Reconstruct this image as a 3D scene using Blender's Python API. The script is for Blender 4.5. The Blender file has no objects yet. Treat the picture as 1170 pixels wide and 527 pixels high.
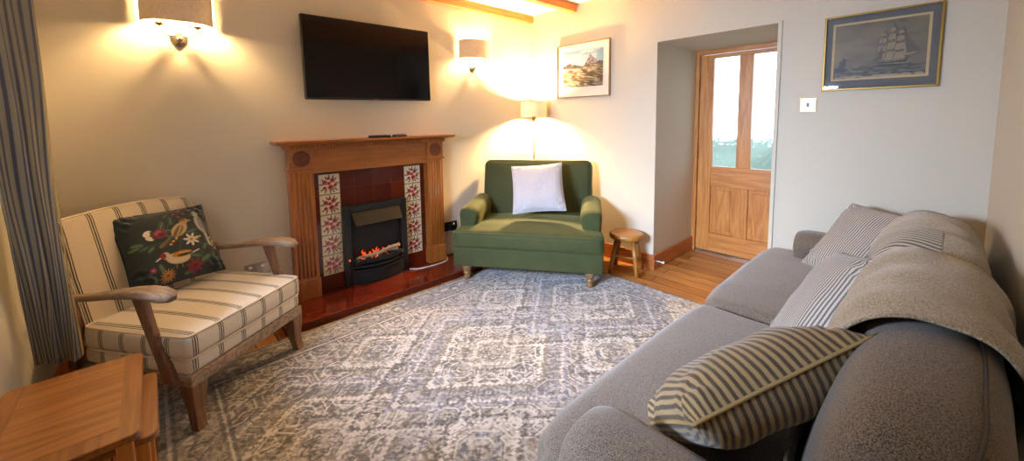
import bpy, math, random
import numpy as np
from mathutils import Vector, Matrix, noise
from math import sin, cos, pi, radians, atan2, sqrt
random.seed(7); RNG = np.random.default_rng(11)
scene = bpy.context.scene
COL = scene.collection

# ------------------------------------------------------------------ camera
CAM = Vector((3.0655, -3.135, 1.3279)); yaw, pitch, roll = 0.8246, 0.0932, -0.013
FPX, V0, IW, IH = 448.17, 177.3, 1170.0, 527.0
cd = bpy.data.cameras.new('camera'); cam = bpy.data.objects.new('camera', cd); COL.objects.link(cam)
fw = Vector((-sin(yaw)*cos(pitch), cos(yaw)*cos(pitch), -sin(pitch)))
rt = Vector((cos(yaw), sin(yaw), 0)); up = rt.cross(fw)
R_ = rt*cos(roll)+up*sin(roll); U_ = -rt*sin(roll)+up*cos(roll)
M = Matrix((R_, U_, -fw)).transposed().to_4x4(); M.translation = CAM
cam.matrix_world = M
cd.sensor_fit = 'HORIZONTAL'; cd.sensor_width = 36; cd.lens = FPX*36/IW
cd.shift_y = (V0-IH/2)/IW; cd.clip_start = 0.02
scene.camera = cam

# ------------------------------------------------------------------ light and exposure
world = bpy.data.worlds.new('world'); scene.world = world; world.use_nodes = True
wn = world.node_tree.nodes; wl = world.node_tree.links
wn['Background'].inputs[0].default_value = (0.72, 0.86, 1.0, 1); wn['Background'].inputs[1].default_value = 5.0
scene.view_settings.view_transform = 'Standard'; scene.view_settings.look = 'None'
scene.view_settings.gamma = 1; scene.view_settings.use_curve_mapping = False
scene.view_settings.exposure = -0.05
scene.cycles.use_denoising = True
scene.cycles.max_bounces = 8; scene.cycles.diffuse_bounces = 4; scene.cycles.sample_clamp_indirect = 6
WARM = (1.0, 0.63, 0.27)
def area(name, loc, rot, sx, sy, e, color):
    l = bpy.data.lights.new(name, 'AREA'); l.shape = 'RECTANGLE'; l.size = sx; l.size_y = sy; l.energy = e; l.color = color
    o = bpy.data.objects.new(name, l); o.location = loc; o.rotation_euler = rot; COL.objects.link(o); return o
    o = bpy.data.objects.new(name, l); o.location = loc; COL.objects.link(o); return o
area('window_daylight', (1.72, -4.60, 1.95), (radians(76), 0, radians(1)), 1.10, 0.90, 640, (0.61, 0.75, 1.0)).data.spread = radians(140)
SCONCE_L, FLOOR_L = 1900.0, 6500.0   # emission of the bulbs themselves

# ------------------------------------------------------------------ colour and material helpers
def lin(c):
    return tuple(((x/255)/12.92 if x/255 <= 0.04045 else ((x/255+0.055)/1.055)**2.4) for x in c)
def nlin(a):
    a = np.clip(np.asarray(a, float)/255, 0, 1); return np.where(a <= .04045, a/12.92, ((a+.055)/1.055)**2.4)
MATS = {}
def base_mat(name):
    m = bpy.data.materials.new(name); m.use_nodes = True; MATS[name] = m
    nt = m.node_tree; b = nt.nodes['Principled BSDF']; return m, nt, b
def nd(nt, t, **kw):
    n = nt.nodes.new(t)
    for k, v in kw.items():
        if k.startswith('i_'): n.inputs[int(k[2:])].default_value = v
        else: setattr(n, k, v)
    return n
def math_(nt, op, a, b=None, c=None):
    n = nt.nodes.new('ShaderNodeMath'); n.operation = op
    for i, v in enumerate((a, b, c)):
        if v is None: continue
        if hasattr(v, 'default_value') or hasattr(v, 'links'): nt.links.new(v, n.inputs[i])
        else: n.inputs[i].default_value = v
    return n.outputs[0]
def mixc(nt, fac, a, b):
    n = nt.nodes.new('ShaderNodeMix'); n.data_type = 'RGBA'
    if hasattr(fac, 'links'): nt.links.new(fac, n.inputs[0])
    else: n.inputs[0].default_value = fac
    for i, v in ((6, a), (7, b)):
        if hasattr(v, 'links'): nt.links.new(v, n.inputs[i])
        else: n.inputs[i].default_value = (*v, 1)
    return n.outputs[2]
def noise_n(nt, scale, detail=3, coord='Object', mscale=None, rough=.5):
    tc = nt.nodes.new('ShaderNodeTexCoord'); out = tc.outputs[coord]
    if mscale:
        mp = nt.nodes.new('ShaderNodeMapping'); mp.inputs['Scale'].default_value = mscale; nt.links.new(out, mp.inputs[0]); out = mp.outputs[0]
    n = nt.nodes.new('ShaderNodeTexNoise'); n.inputs['Scale'].default_value = scale; n.inputs['Detail'].default_value = detail
    n.inputs['Roughness'].default_value = rough
    nt.links.new(out, n.inputs['Vector']); return n.outputs['Fac']
def bump(nt, b, h, strength=.3, dist=.002):
    n = nt.nodes.new('ShaderNodeBump'); n.inputs['Strength'].default_value = strength; n.inputs['Distance'].default_value = dist
    nt.links.new(h, n.inputs['Height']); nt.links.new(n.outputs[0], b.inputs['Normal'])
def plain(name, c, rough=.6, metal=0., var=.08, nscale=20, bstr=0., bscale=200, sheen=0., coat=0.):
    m, nt, b = base_mat(name); c = lin(c)
    f = noise_n(nt, nscale, 4)
    o = mixc(nt, f, tuple(x*(1-var) for x in c), tuple(min(1, x*(1+var)) for x in c))
    nt.links.new(o, b.inputs['Base Color']); b.inputs['Roughness'].default_value = rough; b.inputs['Metallic'].default_value = metal
    if bstr: bump(nt, b, noise_n(nt, bscale, 2), bstr)
    if sheen: b.inputs['Sheen Weight'].default_value = sheen; b.inputs['Sheen Roughness'].default_value = .4
    if coat: b.inputs['Coat Weight'].default_value = coat
    return m
def wood(name, dark, light, axis='x', rough=.35, scale=6., ring=1., coat=.2):
    m, nt, b = base_mat(name)
    s = {'x': (.08, 1, 1), 'y': (1, .08, 1), 'z': (1, 1, .08)}[axis]
    big = noise_n(nt, scale, 3, mscale=s)
    rings = math_(nt, 'FRACT', math_(nt, 'MULTIPLY', big, 9*ring))
    tri = math_(nt, 'ABSOLUTE', math_(nt, 'SUBTRACT', rings, .5))
    fine = noise_n(nt, scale*22, 3, mscale=s)
    f = math_(nt, 'ADD', math_(nt, 'MULTIPLY', tri, 1.0), math_(nt, 'MULTIPLY', fine, .75))
    f = math_(nt, 'SUBTRACT', f, .15)
    o = mixc(nt, f, lin(dark), lin(light))
    nt.links.new(o, b.inputs['Base Color']); b.inputs['Roughness'].default_value = rough; b.inputs['Coat Weight'].default_value = coat
    b.inputs['Coat Roughness'].default_value = .3
    bump(nt, b, fine, .12, .001); return m
def fabric(name, c, c2=None, wscale=420, rough=.9, sheen=.3, fac_scale=500):
    m, nt, b = base_mat(name); c = lin(c); c2 = lin(c2) if c2 else tuple(x*.6 for x in c)
    f = noise_n(nt, fac_scale, 2); r = nt.nodes.new('ShaderNodeMapRange'); nt.links.new(f, r.inputs[0])
    r.inputs[1].default_value = .35; r.inputs[2].default_value = .62
    o = mixc(nt, r.outputs[0], c2, c); nt.links.new(o, b.inputs['Base Color'])
    b.inputs['Roughness'].default_value = rough; b.inputs['Sheen Weight'].default_value = sheen
    bump(nt, b, noise_n(nt, wscale, 2), .35, .002); return m
def stripes(name, ground, line, period, bands, second=None, rough=.9, bstr=.25, translucent=0., soft=0.12):
    """bands: (centre, half width) within one period of uv.x, in 0..1"""
    m, nt, b = base_mat(name)
    uv = nt.nodes.new('ShaderNodeUVMap'); uv.uv_map = 'UVMap'
    sp = nt.nodes.new('ShaderNodeSeparateXYZ'); nt.links.new(uv.outputs[0], sp.inputs[0])
    wob = noise_n(nt, 60, 2)
    u = math_(nt, 'ADD', math_(nt, 'DIVIDE', sp.outputs[0], period), math_(nt, 'MULTIPLY', math_(nt, 'SUBTRACT', wob, .5), soft))
    fr = math_(nt, 'FRACT', u); tot = None
    for c, h in bands:
        d = math_(nt, 'ABSOLUTE', math_(nt, 'SUBTRACT', fr, c))
        r = nt.nodes.new('ShaderNodeMapRange'); nt.links.new(d, r.inputs[0]); r.inputs[1].default_value = h*.7; r.inputs[2].default_value = h*1.3
        r.inputs[3].default_value = 1; r.inputs[4].default_value = 0
        tot = r.outputs[0] if tot is None else math_(nt, 'MAXIMUM', tot, r.outputs[0])
    f = noise_n(nt, 300, 2); g = mixc(nt, f, tuple(x*.85 for x in lin(ground)), tuple(min(1, x*1.12) for x in lin(ground)))
    o = mixc(nt, tot, g, lin(line)); nt.links.new(o, b.inputs['Base Color']); b.inputs['Roughness'].default_value = rough
    b.inputs['Sheen Weight'].default_value = .2
    if bstr: bump(nt, b, math_(nt, 'ADD', math_(nt, 'MULTIPLY', tot, -1.0), f), bstr, .002)
    if translucent:
        tr = nt.nodes.new('ShaderNodeBsdfTranslucent'); nt.links.new(o, tr.inputs[0]); mx = nt.nodes.new('ShaderNodeMixShader')
        mx.inputs[0].default_value = translucent; nt.links.new(b.outputs[0], mx.inputs[1]); nt.links.new(tr.outputs[0], mx.inputs[2])
        nt.links.new(mx.outputs[0], nt.nodes['Material Output'].inputs[0])
    return m
def painted(name, rough=.8, sheen=0., bstr=.0, bscale=300, coat=0., nvar=.12):
    m, nt, b = base_mat(name); a = nt.nodes.new('ShaderNodeAttribute'); a.attribute_name = 'Col'
    f = noise_n(nt, bscale, 2)
    mul = nt.nodes.new('ShaderNodeMix'); mul.data_type = 'RGBA'; mul.blend_type = 'MULTIPLY'; mul.inputs[0].default_value = 1
    nt.links.new(a.outputs['Color'], mul.inputs[6]); k = mixc(nt, f, (1-nvar*2,)*3, (1+nvar*2,)*3); nt.links.new(k, mul.inputs[7])
    nt.links.new(mul.outputs[2], b.inputs['Base Color']); b.inputs['Roughness'].default_value = rough
    b.inputs['Sheen Weight'].default_value = sheen; b.inputs['Coat Weight'].default_value = coat
    if bstr: bump(nt, b, f, bstr, .002)
    return m
def emit(name, c, s):
    m, nt, b = base_mat(name); b.inputs['Base Color'].default_value = (*lin(c), 1)
    b.inputs['Emission Color'].default_value = (*lin(c), 1); b.inputs['Emission Strength'].default_value = s; return m
def shade_mat(name, c, tr_fac):
    m, nt, b = base_mat(name); f = noise_n(nt, 90, 3, mscale=(1, 1, .4)); o = mixc(nt, f, tuple(x*.8 for x in lin(c)), tuple(min(1, x*1.15) for x in lin(c)))
    nt.links.new(o, b.inputs['Base Color']); b.inputs['Roughness'].default_value = .9
    tr = nt.nodes.new('ShaderNodeBsdfTranslucent'); nt.links.new(o, tr.inputs[0]); mx = nt.nodes.new('ShaderNodeMixShader'); mx.inputs[0].default_value = tr_fac
    nt.links.new(b.outputs[0], mx.inputs[1]); nt.links.new(tr.outputs[0], mx.inputs[2]); nt.links.new(mx.outputs[0], nt.nodes['Material Output'].inputs[0]); return m
def glass_mat(name, tint=(1, 1, 1), gl=.06):
    m, nt, b = base_mat(name); t = nt.nodes.new('ShaderNodeBsdfTransparent'); t.inputs[0].default_value = (*tint, 1)
    g = nt.nodes.new('ShaderNodeBsdfGlossy'); g.inputs['Roughness'].default_value = .02; mx = nt.nodes.new('ShaderNodeMixShader'); mx.inputs[0].default_value = gl
    nt.links.new(t.outputs[0], mx.inputs[1]); nt.links.new(g.outputs[0], mx.inputs[2]); nt.links.new(mx.outputs[0], nt.nodes['Material Output'].inputs[0]); return m
def obscure_glass(name):
    m, nt, b = base_mat(name); b.inputs['Transmission Weight'].default_value = 1; b.inputs['IOR'].default_value = 1.3; b.inputs['Roughness'].default_value = .08
    b.inputs['Base Color'].default_value = (.97, 1, 1, 1)
    tc = nt.nodes.new('ShaderNodeTexCoord'); v = nt.nodes.new('ShaderNodeTexVoronoi'); v.inputs['Scale'].default_value = 26; v.feature = 'SMOOTH_F1'
    nt.links.new(tc.outputs['Object'], v.inputs['Vector']); bump(nt, b, v.outputs['Distance'], .8, .012)
    t = nt.nodes.new('ShaderNodeBsdfTransparent'); mx = nt.nodes.new('ShaderNodeMixShader'); mx.inputs[0].default_value = .45
    nt.links.new(b.outputs[0], mx.inputs[1]); nt.links.new(t.outputs[0], mx.inputs[2]); nt.links.new(mx.outputs[0], nt.nodes['Material Output'].inputs[0]); return m

# ------------------------------------------------------------------ mesh helpers
class MB:
    def __init__(s): s.v = []; s.f = []; s.uv = []; s.mi = []; s.cur = 0
    def add(s, vs, fs, uvs=None):
        n = len(s.v); s.v += [tuple(p) for p in vs]
        for k, f in enumerate(fs):
            s.f.append([i+n for i in f]); s.mi.append(s.cur)
            s.uv.append(uvs[k] if uvs is not None else [(0, 0)]*len(f))
        return s
    def box(s, a, b, M=None):
        (x0, y0, z0), (x1, y1, z1) = [tuple(min(p, q) for p, q in zip(a, b)), tuple(max(p, q) for p, q in zip(a, b))]
        vs = [Vector(p) for p in ((x0,y0,z0),(x1,y0,z0),(x1,y1,z0),(x0,y1,z0),(x0,y0,z1),(x1,y0,z1),(x1,y1,z1),(x0,y1,z1))]
        if M: vs = [M @ p for p in vs]
        return s.add(vs, [(0,3,2,1),(4,5,6,7),(0,1,5,4),(1,2,6,5),(2,3,7,6),(3,0,4,7)])
    def grid(s, fn, nu, nv, closeu=False, uvfn=None, flip=False):
        vs = [fn(i/nu, j/nv) for j in range(nv+1) for i in range(nu if closeu else nu+1)]
        w = nu if closeu else nu+1; fs = []; uvs = []
        for j in range(nv):
            for i in range(nu):
                q = (j*w+i, j*w+(i+1) % w if closeu else j*w+i+1, (j+1)*w+((i+1) % w if closeu else i+1), (j+1)*w+i)
                uq = [uvfn(a/nu, c/nv) if uvfn else (a/nu, c/nv) for a, c in ((i, j), (i+1, j), (i+1, j+1), (i, j+1))]
                if flip: q = q[::-1]; uq = uq[::-1]
                fs.append(q); uvs.append(uq)
        return s.add(vs, fs, uvs)
    def lathe(s, prof, c=(0, 0, 0), n=24, M=None):
        vs = []; c = Vector(c)
        for r, z in prof:
            for k in range(n):
                a = 2*pi*k/n; p = Vector((r*cos(a), r*sin(a), z)); p = (M @ p if M else p)+c; vs.append(p)
        fs = [(j*n+k, j*n+(k+1) % n, (j+1)*n+(k+1) % n, (j+1)*n+k) for j in range(len(prof)-1) for k in range(n)]
        fs.append(tuple(range(n))[::-1]); fs.append(tuple((len(prof)-1)*n+k for k in range(n)))
        return s.add(vs, fs)
    def tube(s, pts, r, n=8, closed=False, caps=True):
        pts = [Vector(p) for p in pts]; N = len(pts); vs = []
        rs = r if isinstance(r, (list, tuple)) else [r]*N
        prev = None
        for i, p in enumerate(pts):
            a = pts[(i-1) % N] if closed or i > 0 else p; b = pts[(i+1) % N] if closed or i < N-1 else p
            t = (b-a).normalized() if (b-a).length > 1e-9 else Vector((0, 0, 1))
            if prev is None: nn = t.orthogonal().normalized()
            else:
                nn = prev-t*prev.dot(t)
                nn = nn.normalized() if nn.length > 1e-6 else t.orthogonal().normalized()
            prev = nn; bb = t.cross(nn)
            for k in range(n):
                th = 2*pi*k/n; vs.append(p+nn*cos(th)*rs[i]+bb*sin(th)*rs[i])
        fs = []
        for i in range(N if closed else N-1):
            for k in range(n): fs.append((i*n+k, i*n+(k+1) % n, ((i+1) % N)*n+(k+1) % n, ((i+1) % N)*n+k))
        if caps and not closed: fs.append(tuple(range(n))[::-1]); fs.append(tuple((N-1)*n+k for k in range(n)))
        return s.add(vs, fs)
    def loft(s, secs):
        """secs: list of equally long vertex loops"""
        n = len(secs[0]); vs = [p for q in secs for p in q]
        fs = [(j*n+k, j*n+(k+1) % n, (j+1)*n+(k+1) % n, (j+1)*n+k) for j in range(len(secs)-1) for k in range(n)]
        fs.append(tuple(range(n))[::-1]); fs.append(tuple((len(secs)-1)*n+k for k in range(n)))
        return s.add(vs, fs)
    def prism(s, poly, axis, a, b):
        """poly of 2-D points extruded along axis from a to b"""
        def P(p, t): return {'x': (t, p[0], p[1]), 'y': (p[0], t, p[1]), 'z': (p[0], p[1], t)}[axis]
        return s.loft([[P(p, a) for p in poly], [P(p, b) for p in poly]])
    def rbox(s, h, r, n=14, puff=(0, 0, 0), fn=None, c=(0, 0, 0), M=None, wr=0.):
        """rounded, puffed box; h = half sizes, UV in metres by dominant face"""
        hx, hy, hz = h; c = Vector(c); key = {}; vs = []; fs = []; uvs = []
        def pos(p):
            q = Vector((p[0]*hx, p[1]*hy, p[2]*hz)); inn = Vector([max(-hh+r, min(hh-r, t)) if hh > r else 0 for t, hh in zip(q, h)])
            d = q-inn
            if d.length > 1e-9:
                m = max(abs(d.x), abs(d.y), abs(d.z)); d = d.normalized()*m
            o = inn+d
            o.x += puff[0]*p[0]*(1-p[1]**2)*(1-p[2]**2); o.y += puff[1]*p[1]*(1-p[0]**2)*(1-p[2]**2); o.z += puff[2]*p[2]*(1-p[0]**2)*(1-p[1]**2)
            if fn: o = Vector(fn(o, p))
            if wr: o = o+Vector(noise.noise_vector(o*7+Vector((c.x*3, c.y*5, 1))))*wr
            return o
        def co(hh):
            # sample densely near the rounded rim
            k = min(.95, r/hh) if hh > r else .9; e = [-1+k*(i/4) for i in range(4)]; mid = [-1+k+(2-2*k)*i/n for i in range(n+1)]
            return e+mid+[-t for t in e[::-1]]
        cs = [co(hx), co(hy), co(hz)]
        for ax in range(3):
            u, v = [(1, 2), (2, 0), (0, 1)][ax]
            for sg in (-1, 1):
                U, W = cs[u], cs[v]; idx = []
                for b_ in W:
                    for a_ in U:
                        p = [0, 0, 0]; p[ax] = sg; p[u] = a_; p[v] = b_; k = tuple(round(t, 6) for t in p)
                        if k not in key: key[k] = len(vs); vs.append(pos(p))
                        idx.append((key[k], p))
                w = len(U)
                for j in range(len(W)-1):
                    for i in range(w-1):
                        q = [idx[j*w+i], idx[j*w+i+1], idx[(j+1)*w+i+1], idx[(j+1)*w+i]]
                        if sg < 0: q = q[::-1]
                        fs.append([t[0] for t in q])
                        if ax == 0: uvs.append([(t[1][1]*hy, t[1][2]*hz) for t in q])
                        elif ax == 1: uvs.append([(t[1][0]*hx, t[1][2]*hz) for t in q])
                        else: uvs.append([(t[1][0]*hx, t[1][1]*hy) for t in q])
        vs = [(M @ p if M else p)+c for p in vs]
        return s.add(vs, fs, uvs)
    def build(s, name, mats, parent=None, smooth=False, bevel=0., loc=None, sub=0, seg=2):
        me = bpy.data.meshes.new(name); me.from_pydata(s.v, [], s.f); me.update()
        ul = me.uv_layers.new(name='UVMap'); flat = [c for f in s.uv for c in f]
        ul.data.foreach_set('uv', np.array(flat, np.float32).ravel())
        if not isinstance(mats, (list, tuple)): mats = [mats]
        for m in mats: me.materials.append(m)
        me.polygons.foreach_set('material_index', s.mi)
        if smooth: me.polygons.foreach_set('use_smooth', [True]*len(me.polygons))
        o = bpy.data.objects.new(name, me); COL.objects.link(o)
        if loc: o.location = loc
        if parent is not None: o.parent = parent
        if bevel:
            b = o.modifiers.new('bevel', 'BEVEL'); b.width = bevel; b.segments = seg; b.limit_method = 'ANGLE'; b.angle_limit = radians(40)
        if sub: m = o.modifiers.new('sub', 'SUBSURF'); m.levels = sub; m.render_levels = sub
        if smooth == 'auto':
            bpy.context.view_layer.update()
            w = o.modifiers.new('wn', 'WEIGHTED_NORMAL') if bevel else None
        return o
def thing(name, label, cat, loc=(0, 0, 0), rotz=0., group=None):
    o = bpy.data.objects.new(name, None); COL.objects.link(o); o.location = loc; o.rotation_euler = (0, 0, rotz); o.empty_display_size = .1
    o['label'] = label; o['category'] = cat
    if group: o['group'] = group
    return o
def tag(o, label, cat, group=None):
    o['label'] = label; o['category'] = cat
    if group: o['group'] = group
    return o
def struct(o): o['kind'] = 'structure'; return o
def part(o, label): o['label'] = label; return o
def copy_tree(o, parent=None):
    c = o.copy(); COL.objects.link(c)
    if parent is not None: c.parent = parent
    for ch in list(o.children): copy_tree(ch, c)
    return c
def paint_mesh(name, fn, nu, nv, colors, mat, parent=None, smooth=True):
    """grid mesh; fn(u, v) on arrays -> xyz arrays; colors array (nv+1, nu+1, 3) in sRGB 0..255"""
    U, Vv = np.meshgrid(np.linspace(0, 1, nu+1), np.linspace(0, 1, nv+1)); P = np.stack(fn(U, Vv), -1).reshape(-1, 3)
    w = nu+1; i = np.arange(nu)[None, :]; j = np.arange(nv)[:, None]; a = j*w+i
    F = np.stack([a, a+1, a+w+1, a+w], -1).reshape(-1, 4)
    me = bpy.data.meshes.new(name); me.from_pydata(P.tolist(), [], F.tolist()); me.update()
    at = me.color_attributes.new('Col', 'FLOAT_COLOR', 'POINT')
    c = np.ones((P.shape[0], 4), np.float32); c[:, :3] = nlin(colors).reshape(-1, 3); at.data.foreach_set('color', c.ravel())
    if smooth: me.polygons.foreach_set('use_smooth', [True]*len(me.polygons))
    me.materials.append(mat); o = bpy.data.objects.new(name, me); COL.objects.link(o)
    if parent is not None: o.parent = parent
    return o
# 2-D painting on numpy colour arrays in coordinates u, v
def vnoise(U, V, seed, oct=4):
    out = np.zeros_like(U); amp = 1; tot = 0
    for o_ in range(oct):
        r = np.random.default_rng(seed+o_*17).random((64, 64)); x = U*2**o_; y = V*2**o_
        xi = np.floor(x).astype(int); yi = np.floor(y).astype(int); fx = x-xi; fy = y-yi; fx = fx*fx*(3-2*fx); fy = fy*fy*(3-2*fy)
        g = lambda a, b: r[b % 64, a % 64]
        out += amp*((g(xi, yi)*(1-fx)+g(xi+1, yi)*fx)*(1-fy)+(g(xi, yi+1)*(1-fx)+g(xi+1, yi+1)*fx)*fy); tot += amp; amp *= .55
    return out/tot
class Canvas:
    def __init__(s, U, V, c): s.U = U; s.V = V; s.c = np.ones(U.shape+(3,))*np.array(c, float)
    def put(s, m, c): m = np.clip(m, 0, 1)[..., None]; s.c = s.c*(1-m)+np.array(c, float)*m
    def ell(s, cx, cy, rx, ry, ang, c, soft=.15):
        a = radians(ang); x = (s.U-cx)*cos(a)+(s.V-cy)*sin(a); y = -(s.U-cx)*sin(a)+(s.V-cy)*cos(a)
        d = np.sqrt((x/rx)**2+(y/ry)**2); s.put((1-d)/soft+.5, c)
    def poly(s, pts, c):
        ins = np.zeros(s.U.shape, bool); n = len(pts)
        for i in range(n):
            x0, y0 = pts[i]; x1, y1 = pts[(i+1) % n]
            if y0 == y1: continue
            k = ((y0 > s.V) != (y1 > s.V)) & (s.U < (x1-x0)*(s.V-y0)/(y1-y0)+x0); ins ^= k
        s.put(ins.astype(float), c)
    def line(s, pts, w, c):
        for (x0, y0), (x1, y1) in zip(pts[:-1], pts[1:]):
            dx, dy = x1-x0, y1-y0; L = dx*dx+dy*dy+1e-9; t = np.clip(((s.U-x0)*dx+(s.V-y0)*dy)/L, 0, 1)
            d = np.sqrt((s.U-x0-t*dx)**2+(s.V-y0-t*dy)**2); s.put((w-d)/(w*.5)+.5, c)
    def flower(s, cx, cy, r, n, c, c2, elong=.55, ph=0):
        for k in range(n):
            a = 360*k/n+ph; s.ell(cx+cos(radians(a))*r*.55, cy+sin(radians(a))*r*.55, r*.5, r*.5*elong, a, c, .3)
        s.ell(cx, cy, r*.22, r*.22, 0, c2, .3)

# ------------------------------------------------------------------ materials
m_wall = plain('cream_wall_paint', (208, 201, 184), .85, var=.02, nscale=3, bstr=.12, bscale=45)
m_ceil = plain('white_ceiling_paint', (240, 236, 226), .9, var=.02, nscale=3)
m_whitewood = plain('white_gloss_paint', (232, 232, 230), .4, var=.02)
m_beam = wood('beam_pine', (176, 98, 40), (214, 142, 74), 'y', .5, 5)
m_pine_z = wood('door_pine_vertical', (176, 104, 42), (222, 158, 86), 'z', .35, 7)
m_pine_x = wood('door_pine_horizontal', (176, 104, 42), (222, 158, 86), 'x', .35, 7)
m_skirt = wood('skirting_pine', (150, 82, 34), (196, 120, 62), 'x', .4, 8)
m_skirty = wood('skirting_pine_side', (150, 82, 34), (196, 120, 62), 'y', .4, 8)
m_mantel_y = wood('mantel_wood_y', (134, 74, 26), (184, 114, 50), 'y', .3, 6, .7)
m_mantel_z = wood('mantel_wood_z', (134, 74, 26), (184, 114, 50), 'z', .3, 6, .7)
m_mantel_dark = wood('mantel_rosette_wood', (82, 34, 14), (118, 56, 26), 'y', .35, 12)
m_oak_x = wood('oak_table_x', (122, 74, 34), (180, 126, 70), 'y', .3, 5, 1.3)
m_oak_y = wood('oak_table_y', (118, 72, 34), (166, 112, 60), 'x', .3, 8)
m_stool = wood('stool_oak', (142, 88, 32), (196, 138, 66), 'z', .35, 8)
m_weather = wood('weathered_chair_wood', (98, 78, 62), (176, 156, 138), 'y', .6, 9, 1, .0)
m_weatherz = wood('weathered_chair_wood_leg', (84, 56, 40), (138, 104, 80), 'z', .6, 9, 1, .0)
m_legwood = wood('turned_leg_wood', (104, 74, 44), (146, 110, 70), 'z', .35, 9)
m_black = plain('satin_black_metal', (22, 22, 23), .35, .0, var=.1)
m_blackm = plain('matt_black_metal', (16, 16, 17), .6, .0, var=.1)
m_bronze = plain('dark_bronze_hood', (44, 40, 32), .5, .5, var=.1)
m_brass = plain('antique_brass', (150, 118, 72), .28, 1., var=.1)
m_steel = plain('brushed_steel', (176, 170, 160), .25, 1., var=.05)
m_gold = plain('gold_frame', (140, 112, 56), .4, .85, var=.1)
m_silver = plain('thin_wood_frame', (140, 112, 76), .4, .2, var=.15)
m_plastic = plain('white_plastic', (232, 230, 222), .35, var=.02)
m_darkp = plain('black_plastic', (20, 20, 22), .4, var=.05)
m_green = plain('green_velvet', (53, 60, 22), .8, var=.38, nscale=7, bstr=.1, bscale=700, sheen=.22)
MATS['green_velvet'].node_tree.nodes['Principled BSDF'].inputs['Sheen Tint'].default_value = (.70, .74, .34, 1)
m_greenpipe = plain('green_velvet_piping', (54, 68, 32), .6, var=.1, sheen=.5)
m_sofa = fabric('grey_taupe_weave', (126, 113, 98), (54, 46, 36), fac_scale=430, wscale=430)
m_sofaseam = plain('sofa_seam', (78, 72, 68), .9)
m_throw = fabric('beige_knit_throw', (186, 172, 142), (108, 95, 72), wscale=330, fac_scale=330)
m_throwst = stripes('herringbone_throw_border', (186, 176, 154), (84, 84, 84), .020, [(.5, .24)])
m_cushst = stripes('ticking_stripe_grey', (184, 176, 164), (92, 90, 92), .0130, [(.5, .22)])
m_cushpipe = plain('ticking_piping', (150, 142, 128), .9)
m_cushol = stripes('ticking_stripe_lamplit', (148, 127, 88), (68, 55, 37), .0200, [(.5, .24)])  # ticking stripe with the yellowing of warm lamplight put into its colours
m_cushlitp = plain('lamplit_piping', (150, 128, 86), .9)  # its piping, tinted by the same painted warm light
m_white = plain('white_chenille', (184, 182, 188), .95, var=.22, nscale=90, bstr=1., bscale=80, sheen=.3)
m_chairst = stripes('armchair_ticking', (222, 213, 200), (74, 76, 62), .118, [(.40, .018), (.48, .026), (.56, .018)], soft=.02)
m_chairbk = stripes('armchair_ticking_back', (226, 208, 176), (74, 76, 62), .118, [(.40, .018), (.48, .026), (.56, .018)], soft=.02)
m_chairpipe = plain('cream_piping', (226, 212, 190), .9, var=.04)
m_curtain = stripes('curtain_ticking', (168, 168, 156), (90, 100, 128), .026, [(.5, .20)], translucent=.4, soft=.05)
m_tealpipe = plain('teal_piping', (14, 26, 34), .9)
m_shade = shade_mat('linen_shade', (212, 202, 186), .10)
m_shade2 = shade_mat('pale_linen_shade', (226, 218, 204), .28)
def bulb_mat(name, L):
    m, nt, b = base_mat(name); b.inputs['Base Color'].default_value = (.8, .8, .8, 1); b.inputs['Emission Color'].default_value = (*WARM, 1); b.inputs['Emission Strength'].default_value = L; return m
m_bulb = bulb_mat('wall_lamp_bulb', SCONCE_L); m_bulb2 = bulb_mat('floor_lamp_bulb', FLOOR_L)
m_screen = plain('television_screen', (5, 5, 6), .12, var=0, nscale=1)
MATS['television_screen'].node_tree.nodes['Principled BSDF'].inputs['Specular IOR Level'].default_value = .3
m_redtile = None
def tile_mat(name, c1, c2, grout, w, h, coordswap=None, rough=.12):
    m, nt, b = base_mat(name); tc = nt.nodes.new('ShaderNodeTexCoord'); sp = nt.nodes.new('ShaderNodeSeparateXYZ'); nt.links.new(tc.outputs['Object'], sp.inputs[0])
    cb = nt.nodes.new('ShaderNodeCombineXYZ'); order = coordswap or 'xyz'
    for i, a in enumerate(order): nt.links.new(sp.outputs['xyz'.index(a)], cb.inputs[i])
    br = nt.nodes.new('ShaderNodeTexBrick'); nt.links.new(cb.outputs[0], br.inputs[0]); br.offset = 0
    br.inputs['Color1'].default_value = (*lin(c1), 1); br.inputs['Color2'].default_value = (*lin(c2), 1); br.inputs['Mortar'].default_value = (*lin(grout), 1)
    br.inputs['Scale'].default_value = 1; br.inputs['Mortar Size'].default_value = .0025; br.inputs['Brick Width'].default_value = w; br.inputs['Row Height'].default_value = h
    f = noise_n(nt, 12, 3); o = mixc(nt, f, (0, 0, 0), (1, 1, 1)); mm = nt.nodes.new('ShaderNodeMix'); mm.data_type = 'RGBA'; mm.blend_type = 'MULTIPLY'; mm.inputs[0].default_value = .45
    nt.links.new(br.outputs['Color'], mm.inputs[6]); nt.links.new(o, mm.inputs[7]); nt.links.new(mm.outputs[2], b.inputs['Base Color'])
    b.inputs['Roughness'].default_value = rough; bump(nt, b, math_(nt, 'MULTIPLY', br.outputs['Fac'], -1), .4, .002); return m
m_redtile = tile_mat('red_glazed_tile', (112, 40, 18), (86, 28, 12), (110, 62, 44), .152, .152, 'yzx')
m_hearth = tile_mat('hearth_quarry_tile', (112, 38, 20), (90, 28, 14), (100, 56, 38), .152, .152, 'yxz', .16)
m_hearthf = plain('hearth_front_tile', (92, 30, 14), .25, var=.15, nscale=9)

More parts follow.
